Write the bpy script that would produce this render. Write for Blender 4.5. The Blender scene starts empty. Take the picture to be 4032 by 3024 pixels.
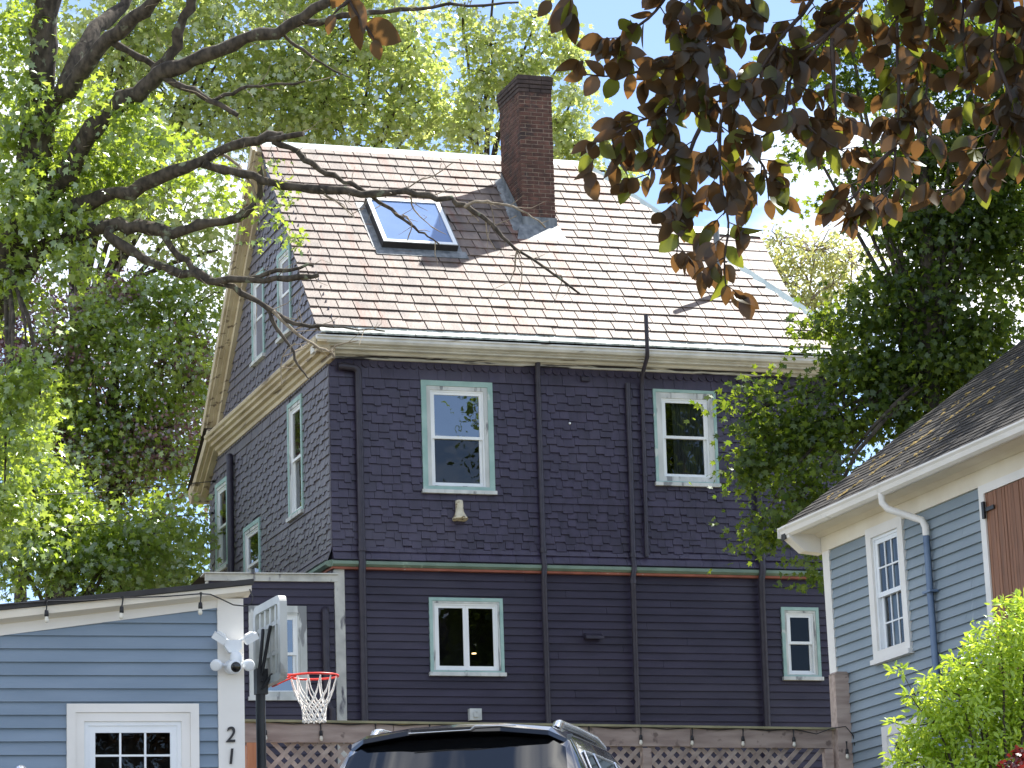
import bpy, math, random
import numpy as np
from math import sin, cos, pi, radians as R
from mathutils import Matrix, Vector, Euler

random.seed(11)
rng = np.random.default_rng(11)
sc = bpy.context.scene
col = sc.collection

# ------------------------------------------------------------------ camera
PITCH, ROLL, HEADING = 0.2175, -0.03067, 0.3218      # radians; heading is measured from +Y towards +X
fw = Vector((sin(HEADING) * cos(PITCH), cos(HEADING) * cos(PITCH), sin(PITCH)))
rt = Vector((cos(HEADING), -sin(HEADING), 0))
up = rt.cross(fw)
rt2 = rt * cos(ROLL) + up * sin(ROLL)
up2 = up * cos(ROLL) - rt * sin(ROLL)
cd = bpy.data.cameras.new('camera')
cam = bpy.data.objects.new('camera', cd)
col.objects.link(cam)
mw = Matrix((rt2, up2, -fw)).transposed().to_4x4()
mw.translation = (0, 0, 1.6)
cam.matrix_world = mw
cd.sensor_width = 36
cd.lens = 110.64
cd.clip_start = 0.1
cd.clip_end = 3000
sc.camera = cam

# ------------------------------------------------------------------ sky, sun, exposure
SUN_EL, SUN_AZ = R(57.5), R(64.5)                    # azimuth from +Y towards +X
w = bpy.data.worlds.new('World')
sc.world = w
w.use_nodes = True
nt = w.node_tree
bg = nt.nodes['Background']
sky = nt.nodes.new('ShaderNodeTexSky')
sky.sky_type = 'NISHITA'
sky.sun_disc = False
sky.sun_elevation = SUN_EL
sky.sun_rotation = SUN_AZ
sky.altitude = 50
sky.air_density = 0.6
sky.dust_density = 0.1
sky.ozone_density = 2.0
tc = nt.nodes.new('ShaderNodeTexCoord')
mp = nt.nodes.new('ShaderNodeMapping')
mp.inputs['Scale'].default_value = (1, 1, 2.2)
mp.inputs['Location'].default_value = (1.66, 0.415, 0.29)
nz = nt.nodes.new('ShaderNodeTexNoise')
nz.inputs['Scale'].default_value = 5.0
nz.inputs['Detail'].default_value = 7
nz.inputs['Roughness'].default_value = 0.55
rm = nt.nodes.new('ShaderNodeValToRGB')
rm.color_ramp.elements[0].position = 0.47
rm.color_ramp.elements[0].color = (.04, .04, .04, 1)      # thin haze everywhere, cloud on top of it
rm.color_ramp.elements[1].position = 0.68
mx = nt.nodes.new('ShaderNodeMix')
mx.data_type = 'RGBA'
nt.links.new(tc.outputs['Generated'], mp.inputs['Vector'])
nt.links.new(mp.outputs['Vector'], nz.inputs['Vector'])
nt.links.new(nz.outputs['Fac'], rm.inputs['Fac'])
nt.links.new(rm.outputs['Color'], mx.inputs[0])
nt.links.new(sky.outputs['Color'], mx.inputs[6])
mx.inputs[7].default_value = (9.0, 8.9, 8.7, 1)
nt.links.new(mx.outputs[2], bg.inputs['Color'])
bg.inputs['Strength'].default_value = 0.1

sl = bpy.data.lights.new('sun', 'SUN')
sl.energy = 4.0
sl.angle = R(0.55)
sl.color = (1.0, 0.955, 0.88)
so = bpy.data.objects.new('sun', sl)
col.objects.link(so)
sd = Vector((sin(SUN_AZ) * cos(SUN_EL), cos(SUN_AZ) * cos(SUN_EL), sin(SUN_EL)))
so.rotation_euler = (-sd).to_track_quat('-Z', 'Y').to_euler()
so.location = sd * 60

vs = sc.view_settings
vs.view_transform = 'Standard'
vs.look = 'None'
vs.gamma = 1
vs.use_curve_mapping = False
vs.exposure = 1.6

# ------------------------------------------------------------------ helpers: colour and materials
def lin(r, g, b):
    def f(c):
        c /= 255.0
        return c / 12.92 if c <= 0.04045 else ((c + 0.055) / 1.055) ** 2.4
    return (f(r), f(g), f(b))

MATS = {}

def mat(name, c1, c2=None, rough=0.6, scale=6.0, detail=4, stretch=(1, 1, 1), lo=0.35, hi=0.65, wear=None,
        wear_scale=3.0, wear_at=0.62, wear_stretch=(1, 1, 1), bump=0.0, bscale=60, bstretch=(1, 1, 1), metal=0.0,
        spec=0.4, rand=0.0, coat=0.0, wear_soft=0.06):
    m = bpy.data.materials.new(name)
    m.use_nodes = True
    t = m.node_tree
    N, L = t.nodes, t.links
    b = N['Principled BSDF']
    b.inputs['Roughness'].default_value = rough
    b.inputs['Metallic'].default_value = metal
    b.inputs['Specular IOR Level'].default_value = spec
    b.inputs['Coat Weight'].default_value = coat
    geo = N.new('ShaderNodeNewGeometry')

    def noise(sc_, det, st):
        mp_ = N.new('ShaderNodeMapping')
        mp_.inputs['Scale'].default_value = st
        L.new(geo.outputs['Position'], mp_.inputs['Vector'])
        n_ = N.new('ShaderNodeTexNoise')
        n_.inputs['Scale'].default_value = sc_
        n_.inputs['Detail'].default_value = det
        L.new(mp_.outputs['Vector'], n_.inputs['Vector'])
        return n_.outputs['Fac']

    def ramp(fac, p0, p1):
        r_ = N.new('ShaderNodeMapRange')
        r_.inputs['From Min'].default_value = p0
        r_.inputs['From Max'].default_value = p1
        L.new(fac, r_.inputs['Value'])
        return r_.outputs['Result']

    def mix(fac, a, bb):
        x = N.new('ShaderNodeMix')
        x.data_type = 'RGBA'
        L.new(fac, x.inputs[0])
        for i, v in ((6, a), (7, bb)):
            if isinstance(v, tuple):
                x.inputs[i].default_value = v + (1,)
            else:
                L.new(v, x.inputs[i])
        return x.outputs[2]
    if c2 is None:
        c2 = tuple(min(1, c * 1.18) for c in c1)
        c1 = tuple(c * 0.84 for c in c1)
    c = mix(ramp(noise(scale, detail, stretch), lo, hi), c1, c2)
    if wear:
        c = mix(ramp(noise(wear_scale, 6, wear_stretch), wear_at, wear_at + wear_soft), c, wear)
    if rand:
        oi = N.new('ShaderNodeObjectInfo')
        at = N.new('ShaderNodeAttribute')
        at.attribute_name = 'tint'
        ad = N.new('ShaderNodeMath')
        ad.operation = 'ADD'
        L.new(oi.outputs['Random'], ad.inputs[0])
        L.new(at.outputs['Fac'], ad.inputs[1])
        fr_ = N.new('ShaderNodeMath')
        fr_.operation = 'FRACT'
        L.new(ad.outputs[0], fr_.inputs[0])
        mr = N.new('ShaderNodeMapRange')
        mr.inputs['To Min'].default_value = 1 - rand
        mr.inputs['To Max'].default_value = 1 + rand
        L.new(fr_.outputs[0], mr.inputs['Value'])
        hs = N.new('ShaderNodeHueSaturation')
        L.new(mr.outputs['Result'], hs.inputs['Value'])
        L.new(c, hs.inputs['Color'])
        c = hs.outputs['Color']
    L.new(c, b.inputs['Base Color'])
    if bump:
        bp = N.new('ShaderNodeBump')
        bp.inputs['Strength'].default_value = bump
        bp.inputs['Distance'].default_value = 0.01
        L.new(noise(bscale, 4, bstretch), bp.inputs['Height'])
        L.new(bp.outputs['Normal'], b.inputs['Normal'])
    MATS[name] = m
    return m

def leafmat(name, c1, c2, trans, tfac=0.45, gloss=0.08):
    """thin leaf: diffuse both sides, light coming through, a little sheen; tint runs from 0 to 1 per leaf"""
    m = bpy.data.materials.new(name)
    m.use_nodes = True
    t = m.node_tree
    N, L = t.nodes, t.links
    for n_ in list(N):
        if n_.type != 'OUTPUT_MATERIAL':
            N.remove(n_)
    out = [n_ for n_ in N if n_.type == 'OUTPUT_MATERIAL'][0]
    at = N.new('ShaderNodeAttribute')
    at.attribute_name = 'tint'
    oi = N.new('ShaderNodeObjectInfo')
    ad = N.new('ShaderNodeMath')
    ad.operation = 'ADD'
    L.new(at.outputs['Fac'], ad.inputs[0])
    L.new(oi.outputs['Random'], ad.inputs[1])
    fr_ = N.new('ShaderNodeMath')
    fr_.operation = 'FRACT'
    L.new(ad.outputs[0], fr_.inputs[0])

    def two(a, b):
        x = N.new('ShaderNodeMix')
        x.data_type = 'RGBA'
        L.new(fr_.outputs[0], x.inputs[0])
        x.inputs[6].default_value = a + (1,)
        x.inputs[7].default_value = b + (1,)
        return x.outputs[2]
    d = N.new('ShaderNodeBsdfDiffuse')
    L.new(two(c1, c2), d.inputs['Color'])
    tr = N.new('ShaderNodeBsdfTranslucent')
    L.new(two(trans[0], trans[1]), tr.inputs['Color'])
    g = N.new('ShaderNodeBsdfGlossy')
    g.inputs['Roughness'].default_value = 0.33
    g.inputs['Color'].default_value = (0.8, 0.85, 0.85, 1)
    m1 = N.new('ShaderNodeMixShader')
    m1.inputs[0].default_value = tfac
    L.new(d.outputs[0], m1.inputs[1])
    L.new(tr.outputs[0], m1.inputs[2])
    m2 = N.new('ShaderNodeMixShader')
    m2.inputs[0].default_value = gloss
    L.new(m1.outputs[0], m2.inputs[1])
    L.new(g.outputs[0], m2.inputs[2])
    L.new(m2.outputs[0], out.inputs['Surface'])
    MATS[name] = m
    return m

def glassmat(name, ior=1.9, tint=(0.75, 0.8, 0.8), rough=0.01):
    """window pane: mirror by fresnel, otherwise looks through to the room behind"""
    m = bpy.data.materials.new(name)
    m.use_nodes = True
    t = m.node_tree
    N, L = t.nodes, t.links
    for n_ in list(N):
        if n_.type != 'OUTPUT_MATERIAL':
            N.remove(n_)
    out = [n_ for n_ in N if n_.type == 'OUTPUT_MATERIAL'][0]
    fz = N.new('ShaderNodeFresnel')
    fz.inputs['IOR'].default_value = ior
    geo = N.new('ShaderNodeNewGeometry')
    nz_ = N.new('ShaderNodeTexNoise')
    nz_.inputs['Scale'].default_value = 2.2
    L.new(geo.outputs['Position'], nz_.inputs['Vector'])
    bp = N.new('ShaderNodeBump')
    bp.inputs['Strength'].default_value = 0.12
    bp.inputs['Distance'].default_value = 0.02
    L.new(nz_.outputs['Fac'], bp.inputs['Height'])
    g = N.new('ShaderNodeBsdfGlossy')
    g.inputs['Roughness'].default_value = rough
    g.inputs['Color'].default_value = (0.95, 0.97, 1, 1)
    L.new(bp.outputs['Normal'], g.inputs['Normal'])
    tr = N.new('ShaderNodeBsdfTransparent')
    tr.inputs['Color'].default_value = tint + (1,)
    ms = N.new('ShaderNodeMixShader')
    L.new(fz.outputs[0], ms.inputs[0])
    L.new(tr.outputs[0], ms.inputs[1])
    L.new(g.outputs[0], ms.inputs[2])
    L.new(ms.outputs[0], out.inputs['Surface'])
    MATS[name] = m
    return m

# ------------------------------------------------------------------ helpers: meshes and objects
BOXF = [(0, 3, 2, 1), (4, 5, 6, 7), (0, 1, 5, 4), (1, 2, 6, 5), (2, 3, 7, 6), (3, 0, 4, 7)]

class MB:
    """collects faces for one mesh object"""
    def __init__(self, M=None):
        self.v, self.f, self.smooth, self.M = [], [], [], M
        self.t = []

    def add(self, vs, fs, smooth=False, tint=0.0):
        n = len(self.v)
        if self.M is not None:
            vs = [self.M @ Vector(p) for p in vs]
        self.v += [tuple(p) for p in vs]
        self.t += [tint] * len(vs)
        self.f += [tuple(i + n for i in f) for f in fs]
        self.smooth += [smooth] * len(fs)
        return self

    def box(self, x0, x1, y0, y1, z0, z1, tint=0.0):
        return self.add([(x0, y0, z0), (x1, y0, z0), (x1, y1, z0), (x0, y1, z0),
                         (x0, y0, z1), (x1, y0, z1), (x1, y1, z1), (x0, y1, z1)], BOXF, tint=tint)

    def prism(self, prof, axis, a0, a1):
        """closed 2D profile pushed along an axis: axis 'x' takes (y,z), 'y' takes (x,z), 'z' takes (x,y)"""
        def p(a, q):
            return {'x': (a, q[0], q[1]), 'y': (q[0], a, q[1]), 'z': (q[0], q[1], a)}[axis]
        n = len(prof)
        vs = [p(a0, q) for q in prof] + [p(a1, q) for q in prof]
        fs = [(i, (i + 1) % n, n + (i + 1) % n, n + i) for i in range(n)]
        fs += [tuple(range(n - 1, -1, -1)), tuple(range(n, 2 * n))]
        return self.add(vs, fs)

    def tube(self, pts, rad, sides=6, caps=True, smooth=True):
        pts = [Vector(p) for p in pts]
        n = len(pts)
        if not hasattr(rad, '__len__'):
            rad = [rad] * n
        vs, fs = [], []
        ref = None
        for i, p in enumerate(pts):
            d = (pts[min(i + 1, n - 1)] - pts[max(i - 1, 0)])
            if d.length < 1e-9:
                d = Vector((0, 0, 1))
            d.normalize()
            if ref is None:
                ref = Vector((0, 0, 1)) if abs(d.z) < 0.9 else Vector((1, 0, 0))
            a = (ref - d * ref.dot(d))
            if a.length < 1e-6:
                a = d.orthogonal()
            a.normalize()
            ref = a
            b = d.cross(a)
            for k in range(sides):
                t = 2 * pi * k / sides
                vs.append(p + (a * cos(t) + b * sin(t)) * rad[i])
        for i in range(n - 1):
            for k in range(sides):
                k2 = (k + 1) % sides
                fs.append((i * sides + k, i * sides + k2, (i + 1) * sides + k2, (i + 1) * sides + k))
        self.add(vs, fs, smooth)
        if caps:
            self.add(vs[:sides], [tuple(range(sides - 1, -1, -1))])
            self.add(vs[-sides:], [tuple(range(sides))])
        return self

    def lathe(self, prof, c=(0, 0, 0), axis=(0, 0, 1), sides=16):
        """prof: list of (radius, distance along axis)"""
        d = Vector(axis).normalized()
        a = d.orthogonal().normalized()
        b = d.cross(a)
        c = Vector(c)
        vs, fs = [], []
        for r_, h in prof:
            for k in range(sides):
                t = 2 * pi * k / sides
                vs.append(c + d * h + (a * cos(t) + b * sin(t)) * r_)
        for i in range(len(prof) - 1):
            for k in range(sides):
                k2 = (k + 1) % sides
                fs.append((i * sides + k, i * sides + k2, (i + 1) * sides + k2, (i + 1) * sides + k))
        fs.append(tuple(range(sides - 1, -1, -1)))
        fs.append(tuple(range((len(prof) - 1) * sides, len(prof) * sides)))
        return self.add(vs, fs, True)

    def mesh(self, name, material):
        me = bpy.data.meshes.new(name)
        me.from_pydata(self.v, [], self.f)
        me.polygons.foreach_set('use_smooth', self.smooth)
        if any(self.t):
            a = me.attributes.new('tint', 'FLOAT', 'POINT')
            a.data.foreach_set('value', self.t)
        me.materials.append(MATS[material] if isinstance(material, str) else material)
        me.update()
        return me

    def build(self, name, material, parent=None):
        o = bpy.data.objects.new(name, self.mesh(name, material))
        col.objects.link(o)
        o.parent = parent
        return o

def tag(o, label=None, cat=None, group=None, kind=None):
    for k, v in (('label', label), ('category', cat), ('group', group), ('kind', kind)):
        if v:
            o[k] = v
    return o

def thing(name, label, cat, loc=(0, 0, 0), rotz=0.0, group=None):
    o = bpy.data.objects.new(name, None)
    o.empty_display_size = 0.3
    o.location = loc
    o.rotation_euler = (0, 0, rotz)
    col.objects.link(o)
    return tag(o, label, cat, group)

def link(name, me, parent, M):
    o = bpy.data.objects.new(name, me)
    col.objects.link(o)
    o.parent = parent
    o.matrix_local = M
    return o

# unit pieces, shared by all alike pieces: x 0..1 along the wall, y 0 (wall) to -1 (out), z 0 (butt) to 1 (top)
def unit_piece(kind):
    mb = MB()
    if kind == 'board':
        mb.add([(0, -1, 0), (1, -1, 0), (1, 0, 0), (0, 0, 0), (0, -.12, 1), (1, -.12, 1), (1, 0, 1), (0, 0, 1)], BOXF)
    elif kind == 'scallop':
        n = 7
        pr = [(0, 1), (0, .34)] + [(.5 - .5 * cos(pi * i / n), .34 - .34 * sin(pi * i / n)) for i in range(1, n)] + [(1, .34), (1, 1)]
        k = len(pr)
        vs = [(x, -1 + .85 * z, z) for x, z in pr] + [(x, 0, z) for x, z in pr]
        fs = [tuple(range(k))] + [(i, i + k, (i + 1) % k + k, (i + 1) % k) for i in range(k)]
        mb.add(vs, fs)
    else:
        mb.box(0, 1, -1, 0, 0, 1)
    return mb

UNITS = {k: unit_piece(k) for k in ('board', 'scallop', 'box')}
_um = {}

def pieces(name, rest_name, parent, material, items, keep=300):
    """items: (unit, matrix in the thing's own axes); the first `keep` become objects, the rest one joined part"""
    for u, M in items[:keep]:
        key = (u, name, material)
        if key not in _um:
            _um[key] = UNITS[u].mesh(name, material)
        link(name, _um[key], parent, M)
    if len(items) > keep:
        mb = MB()
        for u, M in items[keep:]:
            src = UNITS[u]
            mb.add([M @ Vector(p) for p in src.v], src.f, tint=random.random())
        o = mb.build(rest_name, material, parent)
        o['kind'] = 'stuff'

class Wall:
    """a wall plane inside a thing: u along the wall (rightwards seen from outside), n outwards, z up"""
    def __init__(self, origin, rotz):
        self.M = Matrix.Translation(origin) @ Matrix.Rotation(rotz, 4, 'Z')

    def mb(self):
        return MB(self.M)

    def piece(self, u, n, z, wdt, thk, hgt, tilt=0.0, spin=0.0):
        return self.M @ Matrix.Translation((u, -n, z)) @ Matrix.Rotation(spin, 4, 'Y') @ Matrix.Rotation(tilt, 4, 'X') @ Matrix.Diagonal((wdt, thk, hgt, 1))

def cut(a, b, holes):
    """interval a..b minus a list of intervals"""
    seg = [(a, b)]
    for h0, h1 in holes:
        out = []
        for s0, s1 in seg:
            if h1 <= s0 or h0 >= s1:
                out.append((s0, s1))
            else:
                if h0 > s0:
                    out.append((s0, h0))
                if h1 < s1:
                    out.append((h1, s1))
        seg = out
    return [s for s in seg if s[1] - s[0] > 0.015]

def backing(W, u0, u1, z0, z1, holes, thick=0.12):
    """plain sheathing of a wall with rectangular openings (u0,u1,z0,z1)"""
    mb = W.mb()
    zs = sorted({z0, z1} | {min(max(h[i], z0), z1) for h in holes for i in (2, 3)})
    for a, b in zip(zs[:-1], zs[1:]):
        zc = (a + b) / 2
        for s0, s1 in cut(u0, u1, [(h[0], h[1]) for h in holes if h[2] < zc < h[3]]):
            mb.box(s0, s1, 0.0, thick, a, b)
    return mb

def clapboards(W, u0, u1, z0, z1, expo, holes, thk=0.018, joint=None, rows_from_top=True, zcut=None):
    """rows of boards; holes are window openings; returns piece list"""
    items = []
    n = int(round((z1 - z0) / expo))
    for i in range(n):
        zt = z1 - i * expo
        zb = zt - expo
        ua, ub = (u0, u1)
        if zcut:
            ua, ub = zcut(zb, zt, u0, u1)
            if ub - ua < 0.03:
                continue
        hs = [(h[0], h[1]) for h in holes if h[2] < zt - 0.02 and h[3] > zb + 0.02]
        if joint:
            j = joint(i)
            parts_ = [(ua, j - .002), (j + .002, ub)] if ua < j < ub else [(ua, ub)]
        else:
            parts_ = [(ua, ub)]
        for a, b in parts_:
            for s0, s1 in cut(a, b, hs):
                items.append(('board', W.piece(s0, 0.0005, zb - 0.008, s1 - s0, thk * 1.6 * random.uniform(.92, 1.1), expo + 0.012,
                                               spin=random.uniform(-.0008, .0008))))
    return items

# ------------------------------------------------------------------ materials
mat('gable_shingle', lin(98, 95, 103), lin(113, 110, 119), rough=0.4, scale=9, stretch=(1, 1, .35), bump=.12, bscale=70, rand=.1, spec=.5)  # lighter and greyer than the shingles of the front wall
mat('purple_shingle', lin(51, 46, 64), lin(62, 56, 77), rough=0.36, scale=9, stretch=(1, 1, .35), bump=0.12, bscale=70,
    bstretch=(1, 1, .08), rand=0.13, spec=0.5, wear=lin(70, 65, 82), wear_scale=.9, wear_at=.52, wear_soft=.2)
mat('purple_board', lin(47, 43, 59), lin(56, 51, 69), rough=0.4, scale=4, stretch=(.4, .4, 2), bump=0.2, bscale=60,
    bstretch=(.1, .1, 1), rand=0.09, spec=0.35, wear=lin(64, 60, 74), wear_scale=.8, wear_at=.52, wear_soft=.2, wear_stretch=(.6, .6, 1.5))
mat('purple_pipe', lin(46, 43, 54), lin(56, 52, 64), rough=0.42, scale=8, wear=lin(88, 84, 92), wear_scale=9, wear_at=.7)
mat('slate', lin(94, 84, 79), lin(128, 114, 105), rough=0.6, scale=5, stretch=(1, .6, .6), bump=0.4, bscale=30,
    rand=0.2, wear=lin(112, 84, 74), wear_scale=1.3, wear_at=.54, wear_stretch=(3.5, .5, .5), wear_soft=.12)
mat('roof_deck', lin(62, 54, 50), rough=.9)
mat('cap_metal', lin(150, 168, 172), lin(178, 192, 192), rough=.42, scale=3, metal=0.25, wear=lin(120, 132, 134), wear_scale=5)
mat('lead', lin(96, 102, 106), lin(136, 140, 142), rough=.55, scale=6, stretch=(2, 2, .5), metal=.2, bump=.4, bscale=14)
mat('weathered_flashing', lin(128, 136, 132), lin(196, 202, 196), rough=.6, scale=5, stretch=(1.4, 1, 1), lo=.4, hi=.62,
    wear=lin(96, 98, 92), wear_scale=4, wear_at=.6, wear_stretch=(2.5, 1, .6))
mat('old_white', lin(196, 194, 186), lin(222, 220, 213), rough=.5, scale=3, wear=lin(120, 112, 98), wear_scale=6, wear_at=.66,
    wear_stretch=(.35, .35, 3))
mat('peeling_white', lin(188, 186, 178), lin(214, 212, 206), rough=.6, scale=4, wear=lin(58, 54, 58), wear_scale=5, wear_at=.5,
    wear_stretch=(.25, .25, 4))
mat('tan_trim', lin(176, 160, 132), lin(204, 190, 160), rough=.6, scale=3, stretch=(1, .3, 1), wear=lin(120, 106, 88),
    wear_scale=7, wear_at=.6, wear_stretch=(1, .15, 2))
mat('sage_trim', lin(142, 174, 168), lin(162, 190, 184), rough=.55, scale=5, wear=lin(196, 204, 198), wear_scale=4, wear_at=.64)
mat('scraped_white', lin(182, 186, 184), lin(212, 214, 212), rough=.6, scale=5, stretch=(1, 1, .4), wear=lin(134, 136, 138),
    wear_scale=5, wear_at=.58, wear_stretch=(1.5, 1.5, .4))
mat('corner_scraped', lin(176, 176, 172), lin(206, 206, 200), rough=.65, scale=4, wear=lin(74, 72, 88), wear_scale=3,
    wear_at=.58, wear_stretch=(2.5, 2.5, .8), wear_soft=.1)
mat('orange_strip', lin(140, 82, 66), lin(166, 100, 82), rough=.6, scale=4, wear=lin(176, 160, 150), wear_scale=6, wear_at=.66)
mat('sage_strip', lin(104, 124, 112), lin(122, 142, 128), rough=.55, scale=3, wear=lin(156, 176, 158), wear_scale=5, wear_at=.66)
mat('vinyl_white', lin(226, 230, 232), lin(238, 240, 240), rough=.35, scale=2)
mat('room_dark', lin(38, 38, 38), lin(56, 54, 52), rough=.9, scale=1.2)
mat('curtain', lin(150, 160, 168), lin(178, 186, 192), rough=.9, scale=14, stretch=(3, 3, .05))
mat('blind', lin(112, 146, 206), lin(130, 162, 218), rough=.8, scale=1.2)
mat('brick', lin(74, 52, 45), lin(100, 68, 57), rough=.8, scale=11, rand=.28, wear=lin(62, 48, 44), wear_scale=4, wear_at=.56,
    bump=.5, bscale=60)
mat('mortar', lin(138, 120, 106), lin(162, 144, 128), rough=.9, scale=12, wear=lin(124, 106, 94), wear_scale=5, wear_at=.55)
mat('soot', lin(58, 48, 46), lin(76, 64, 60), rough=.85, scale=9, rand=.15, bump=.5, bscale=50)
mat('bone_vent', lin(196, 188, 164), lin(216, 208, 186), rough=.5, scale=12, wear=lin(130, 112, 84), wear_scale=14, wear_at=.58)
mat('black_metal', lin(28, 28, 30), lin(40, 40, 42), rough=.4, scale=8)
mat('glow_lamp', (1, .75, .4))
g_ = MATS['glow_lamp'].node_tree.nodes['Principled BSDF']
g_.inputs['Emission Color'].default_value = (1, .7, .32, 1)
g_.inputs['Emission Strength'].default_value = 3.0
mat('blue_board', lin(121, 138, 154), lin(132, 148, 164), rough=.5, scale=2.2, stretch=(.5, .5, 2), rand=.03, bump=.12, bscale=50,
    bstretch=(.1, .1, 1))
mat('grey_blue_board', lin(128, 141, 149), lin(139, 151, 158), rough=.5, scale=1.6, stretch=(.6, .6, 2), rand=.04, bump=.14, bscale=50,
    bstretch=(.1, .1, 1), wear=lin(154, 164, 172), wear_scale=1.6, wear_at=.66, wear_stretch=(1, 4, .25), wear_soft=.15)
mat('blue_pipe', lin(92, 112, 140), lin(106, 126, 152), rough=.4, scale=4)
mat('clean_white', lin(226, 222, 214), lin(236, 232, 225), rough=.45, scale=2, wear=lin(206, 204, 196), wear_scale=3, wear_at=.68)
mat('cream_white', lin(222, 212, 192), lin(234, 226, 208), rough=.5, scale=2)
mat('dark_drip', lin(44, 42, 42), lin(58, 56, 54), rough=.6, scale=5)
mat('asphalt_shingle', lin(36, 35, 36), lin(58, 54, 49), rough=.9, scale=22, rand=.18, bump=.6, bscale=90,
    wear=lin(80, 70, 46), wear_scale=2.6, wear_at=.62, wear_stretch=(1, 1, 1), wear_soft=.16)
mat('moss_sun_streak', lin(112, 96, 52), lin(140, 118, 66), rough=1, scale=20)  # mossy tone that also paints the sunlit streak on the grey roof
mat('cedar_door', lin(122, 84, 62), lin(146, 102, 76), rough=.6, scale=7, stretch=(4, 4, .3), rand=.1)
mat('fence_wood', lin(150, 132, 122), lin(178, 160, 148), rough=.8, scale=5, stretch=(.5, 3, 3), rand=.12, wear=lin(120, 104, 96),
    wear_scale=7, wear_at=.6)
mat('lattice_wood', lin(150, 134, 124), lin(182, 166, 154), rough=.85, scale=6, rand=.16)
mat('cap_moss_wood', lin(132, 128, 100), lin(156, 150, 116), rough=.8, scale=4)
mat('new_cedar', lin(184, 116, 80), lin(204, 136, 96), rough=.7, scale=6, stretch=(3, 3, .3))
mat('board_plastic', lin(176, 176, 170), lin(196, 196, 188), rough=.45, scale=3, wear=lin(150, 148, 142), wear_scale=5)
mat('board_pane', lin(230, 228, 214), lin(238, 236, 224), rough=.4, scale=3)
mat('rim_red', lin(206, 52, 46), lin(226, 66, 56), rough=.4, scale=6)
mat('net_white', lin(232, 228, 222), lin(242, 238, 232), rough=.7, scale=10)
mat('digit_black', lin(34, 32, 34), lin(46, 44, 46), rough=.4)
mat('lens_black', lin(10, 10, 12), lin(16, 16, 18), rough=.12, spec=.6)
mat('bulb_glass', lin(214, 208, 190), lin(232, 228, 214), rough=.15)
mat('car_black', lin(12, 12, 14), lin(16, 16, 18), rough=.12, spec=.6, coat=.8)
mat('car_rubber', lin(24, 24, 24), rough=.8)
mat('car_plastic', lin(26, 26, 28), rough=.5)
mat('chrome', lin(206, 208, 210), lin(226, 226, 228), rough=.18, metal=.95)
mat('tail_red', lin(130, 14, 16), rough=.15, coat=.5)
mat('car_glass', lin(8, 10, 13), lin(10, 12, 15), rough=.03, spec=.5)
MATS['car_glass'].node_tree.nodes['Principled BSDF'].inputs['IOR'].default_value = 1.9
mat('bark', lin(50, 45, 39), lin(88, 80, 70), rough=.95, scale=14, stretch=(1, 1, .5), bump=1.0, bscale=22, bstretch=(1, 1, .3),
    wear=lin(118, 124, 104), wear_scale=6, wear_at=.62)
mat('bark_pale', lin(120, 108, 92), lin(158, 146, 128), rough=.9, scale=14, bump=.6, bscale=40)
mat('bark_beech', lin(54, 44, 42), lin(76, 64, 60), rough=.7, scale=9)
mat('grass', lin(96, 92, 72), lin(120, 112, 90), rough=1, scale=4, bump=.8, bscale=30)
mat('asphalt', lin(62, 62, 64), lin(78, 78, 78), rough=.95, scale=30, bump=.5, bscale=120)
glassmat('pane_clear', 1.5)
glassmat('pane_dark', 1.35, (.5, .5, .5))
glassmat('pane_reflective', 2.9, (.5, .53, .55))
glassmat('pane_screened', 1.6, (.34, .35, .35))
mat('pane_skylight', lin(96, 121, 164), lin(108, 132, 172), rough=.05, scale=1.5, spec=.6)      # glass with a pale blue blind drawn right behind it
leafmat('leaf_maple', lin(86, 112, 42), lin(122, 146, 62), (lin(168, 194, 52), lin(208, 222, 88)), .5, .13)
leafmat('leaf_far', lin(122, 138, 72), lin(160, 168, 102), (lin(186, 206, 92), lin(218, 226, 132)), .54, .17)
leafmat('leaf_mid', lin(82, 110, 40), lin(114, 138, 54), (lin(158, 188, 50), lin(196, 212, 76)), .52, .14)
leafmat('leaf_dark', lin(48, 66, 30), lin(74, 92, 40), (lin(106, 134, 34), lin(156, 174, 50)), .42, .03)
leafmat('leaf_plum', lin(92, 64, 74), lin(128, 92, 98), (lin(150, 92, 104), lin(182, 128, 130)), .4, .14)
leafmat('leaf_pale', lin(150, 160, 96), lin(176, 178, 112), (lin(202, 206, 116), lin(222, 214, 130)), .42, .1)
leafmat('leaf_beech', lin(54, 47, 34), lin(72, 58, 40), (lin(112, 80, 44), lin(140, 98, 50)), .42, .03)
leafmat('leaf_beech_green', lin(66, 70, 32), lin(82, 84, 38), (lin(130, 136, 40), lin(160, 166, 52)), .44, .03)
leafmat('leaf_shrub', lin(132, 164, 44), lin(166, 190, 70), (lin(190, 214, 52), lin(218, 232, 84)), .42, .06)
leafmat('leaf_red', lin(64, 22, 26), lin(86, 30, 34), (lin(112, 30, 30), lin(130, 44, 38)), .4, .06)

# ------------------------------------------------------------------ terrain: street in front, the lots climb uphill
def ground_z(y):
    pts = [(-500, -1.5), (-20, 0), (7, 0), (17.5, 1.95), (26, 2.4), (34, 3.2), (43, 4.9), (60, 5.4), (120, 6), (900, 9)]
    for (a, za), (b, zb) in zip(pts[:-1], pts[1:]):
        if y <= b:
            t = (y - a) / (b - a)
            t = t * t * (3 - 2 * t) if a > -30 and b < 130 else t
            return za + (zb - za) * t
    return 9

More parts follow.
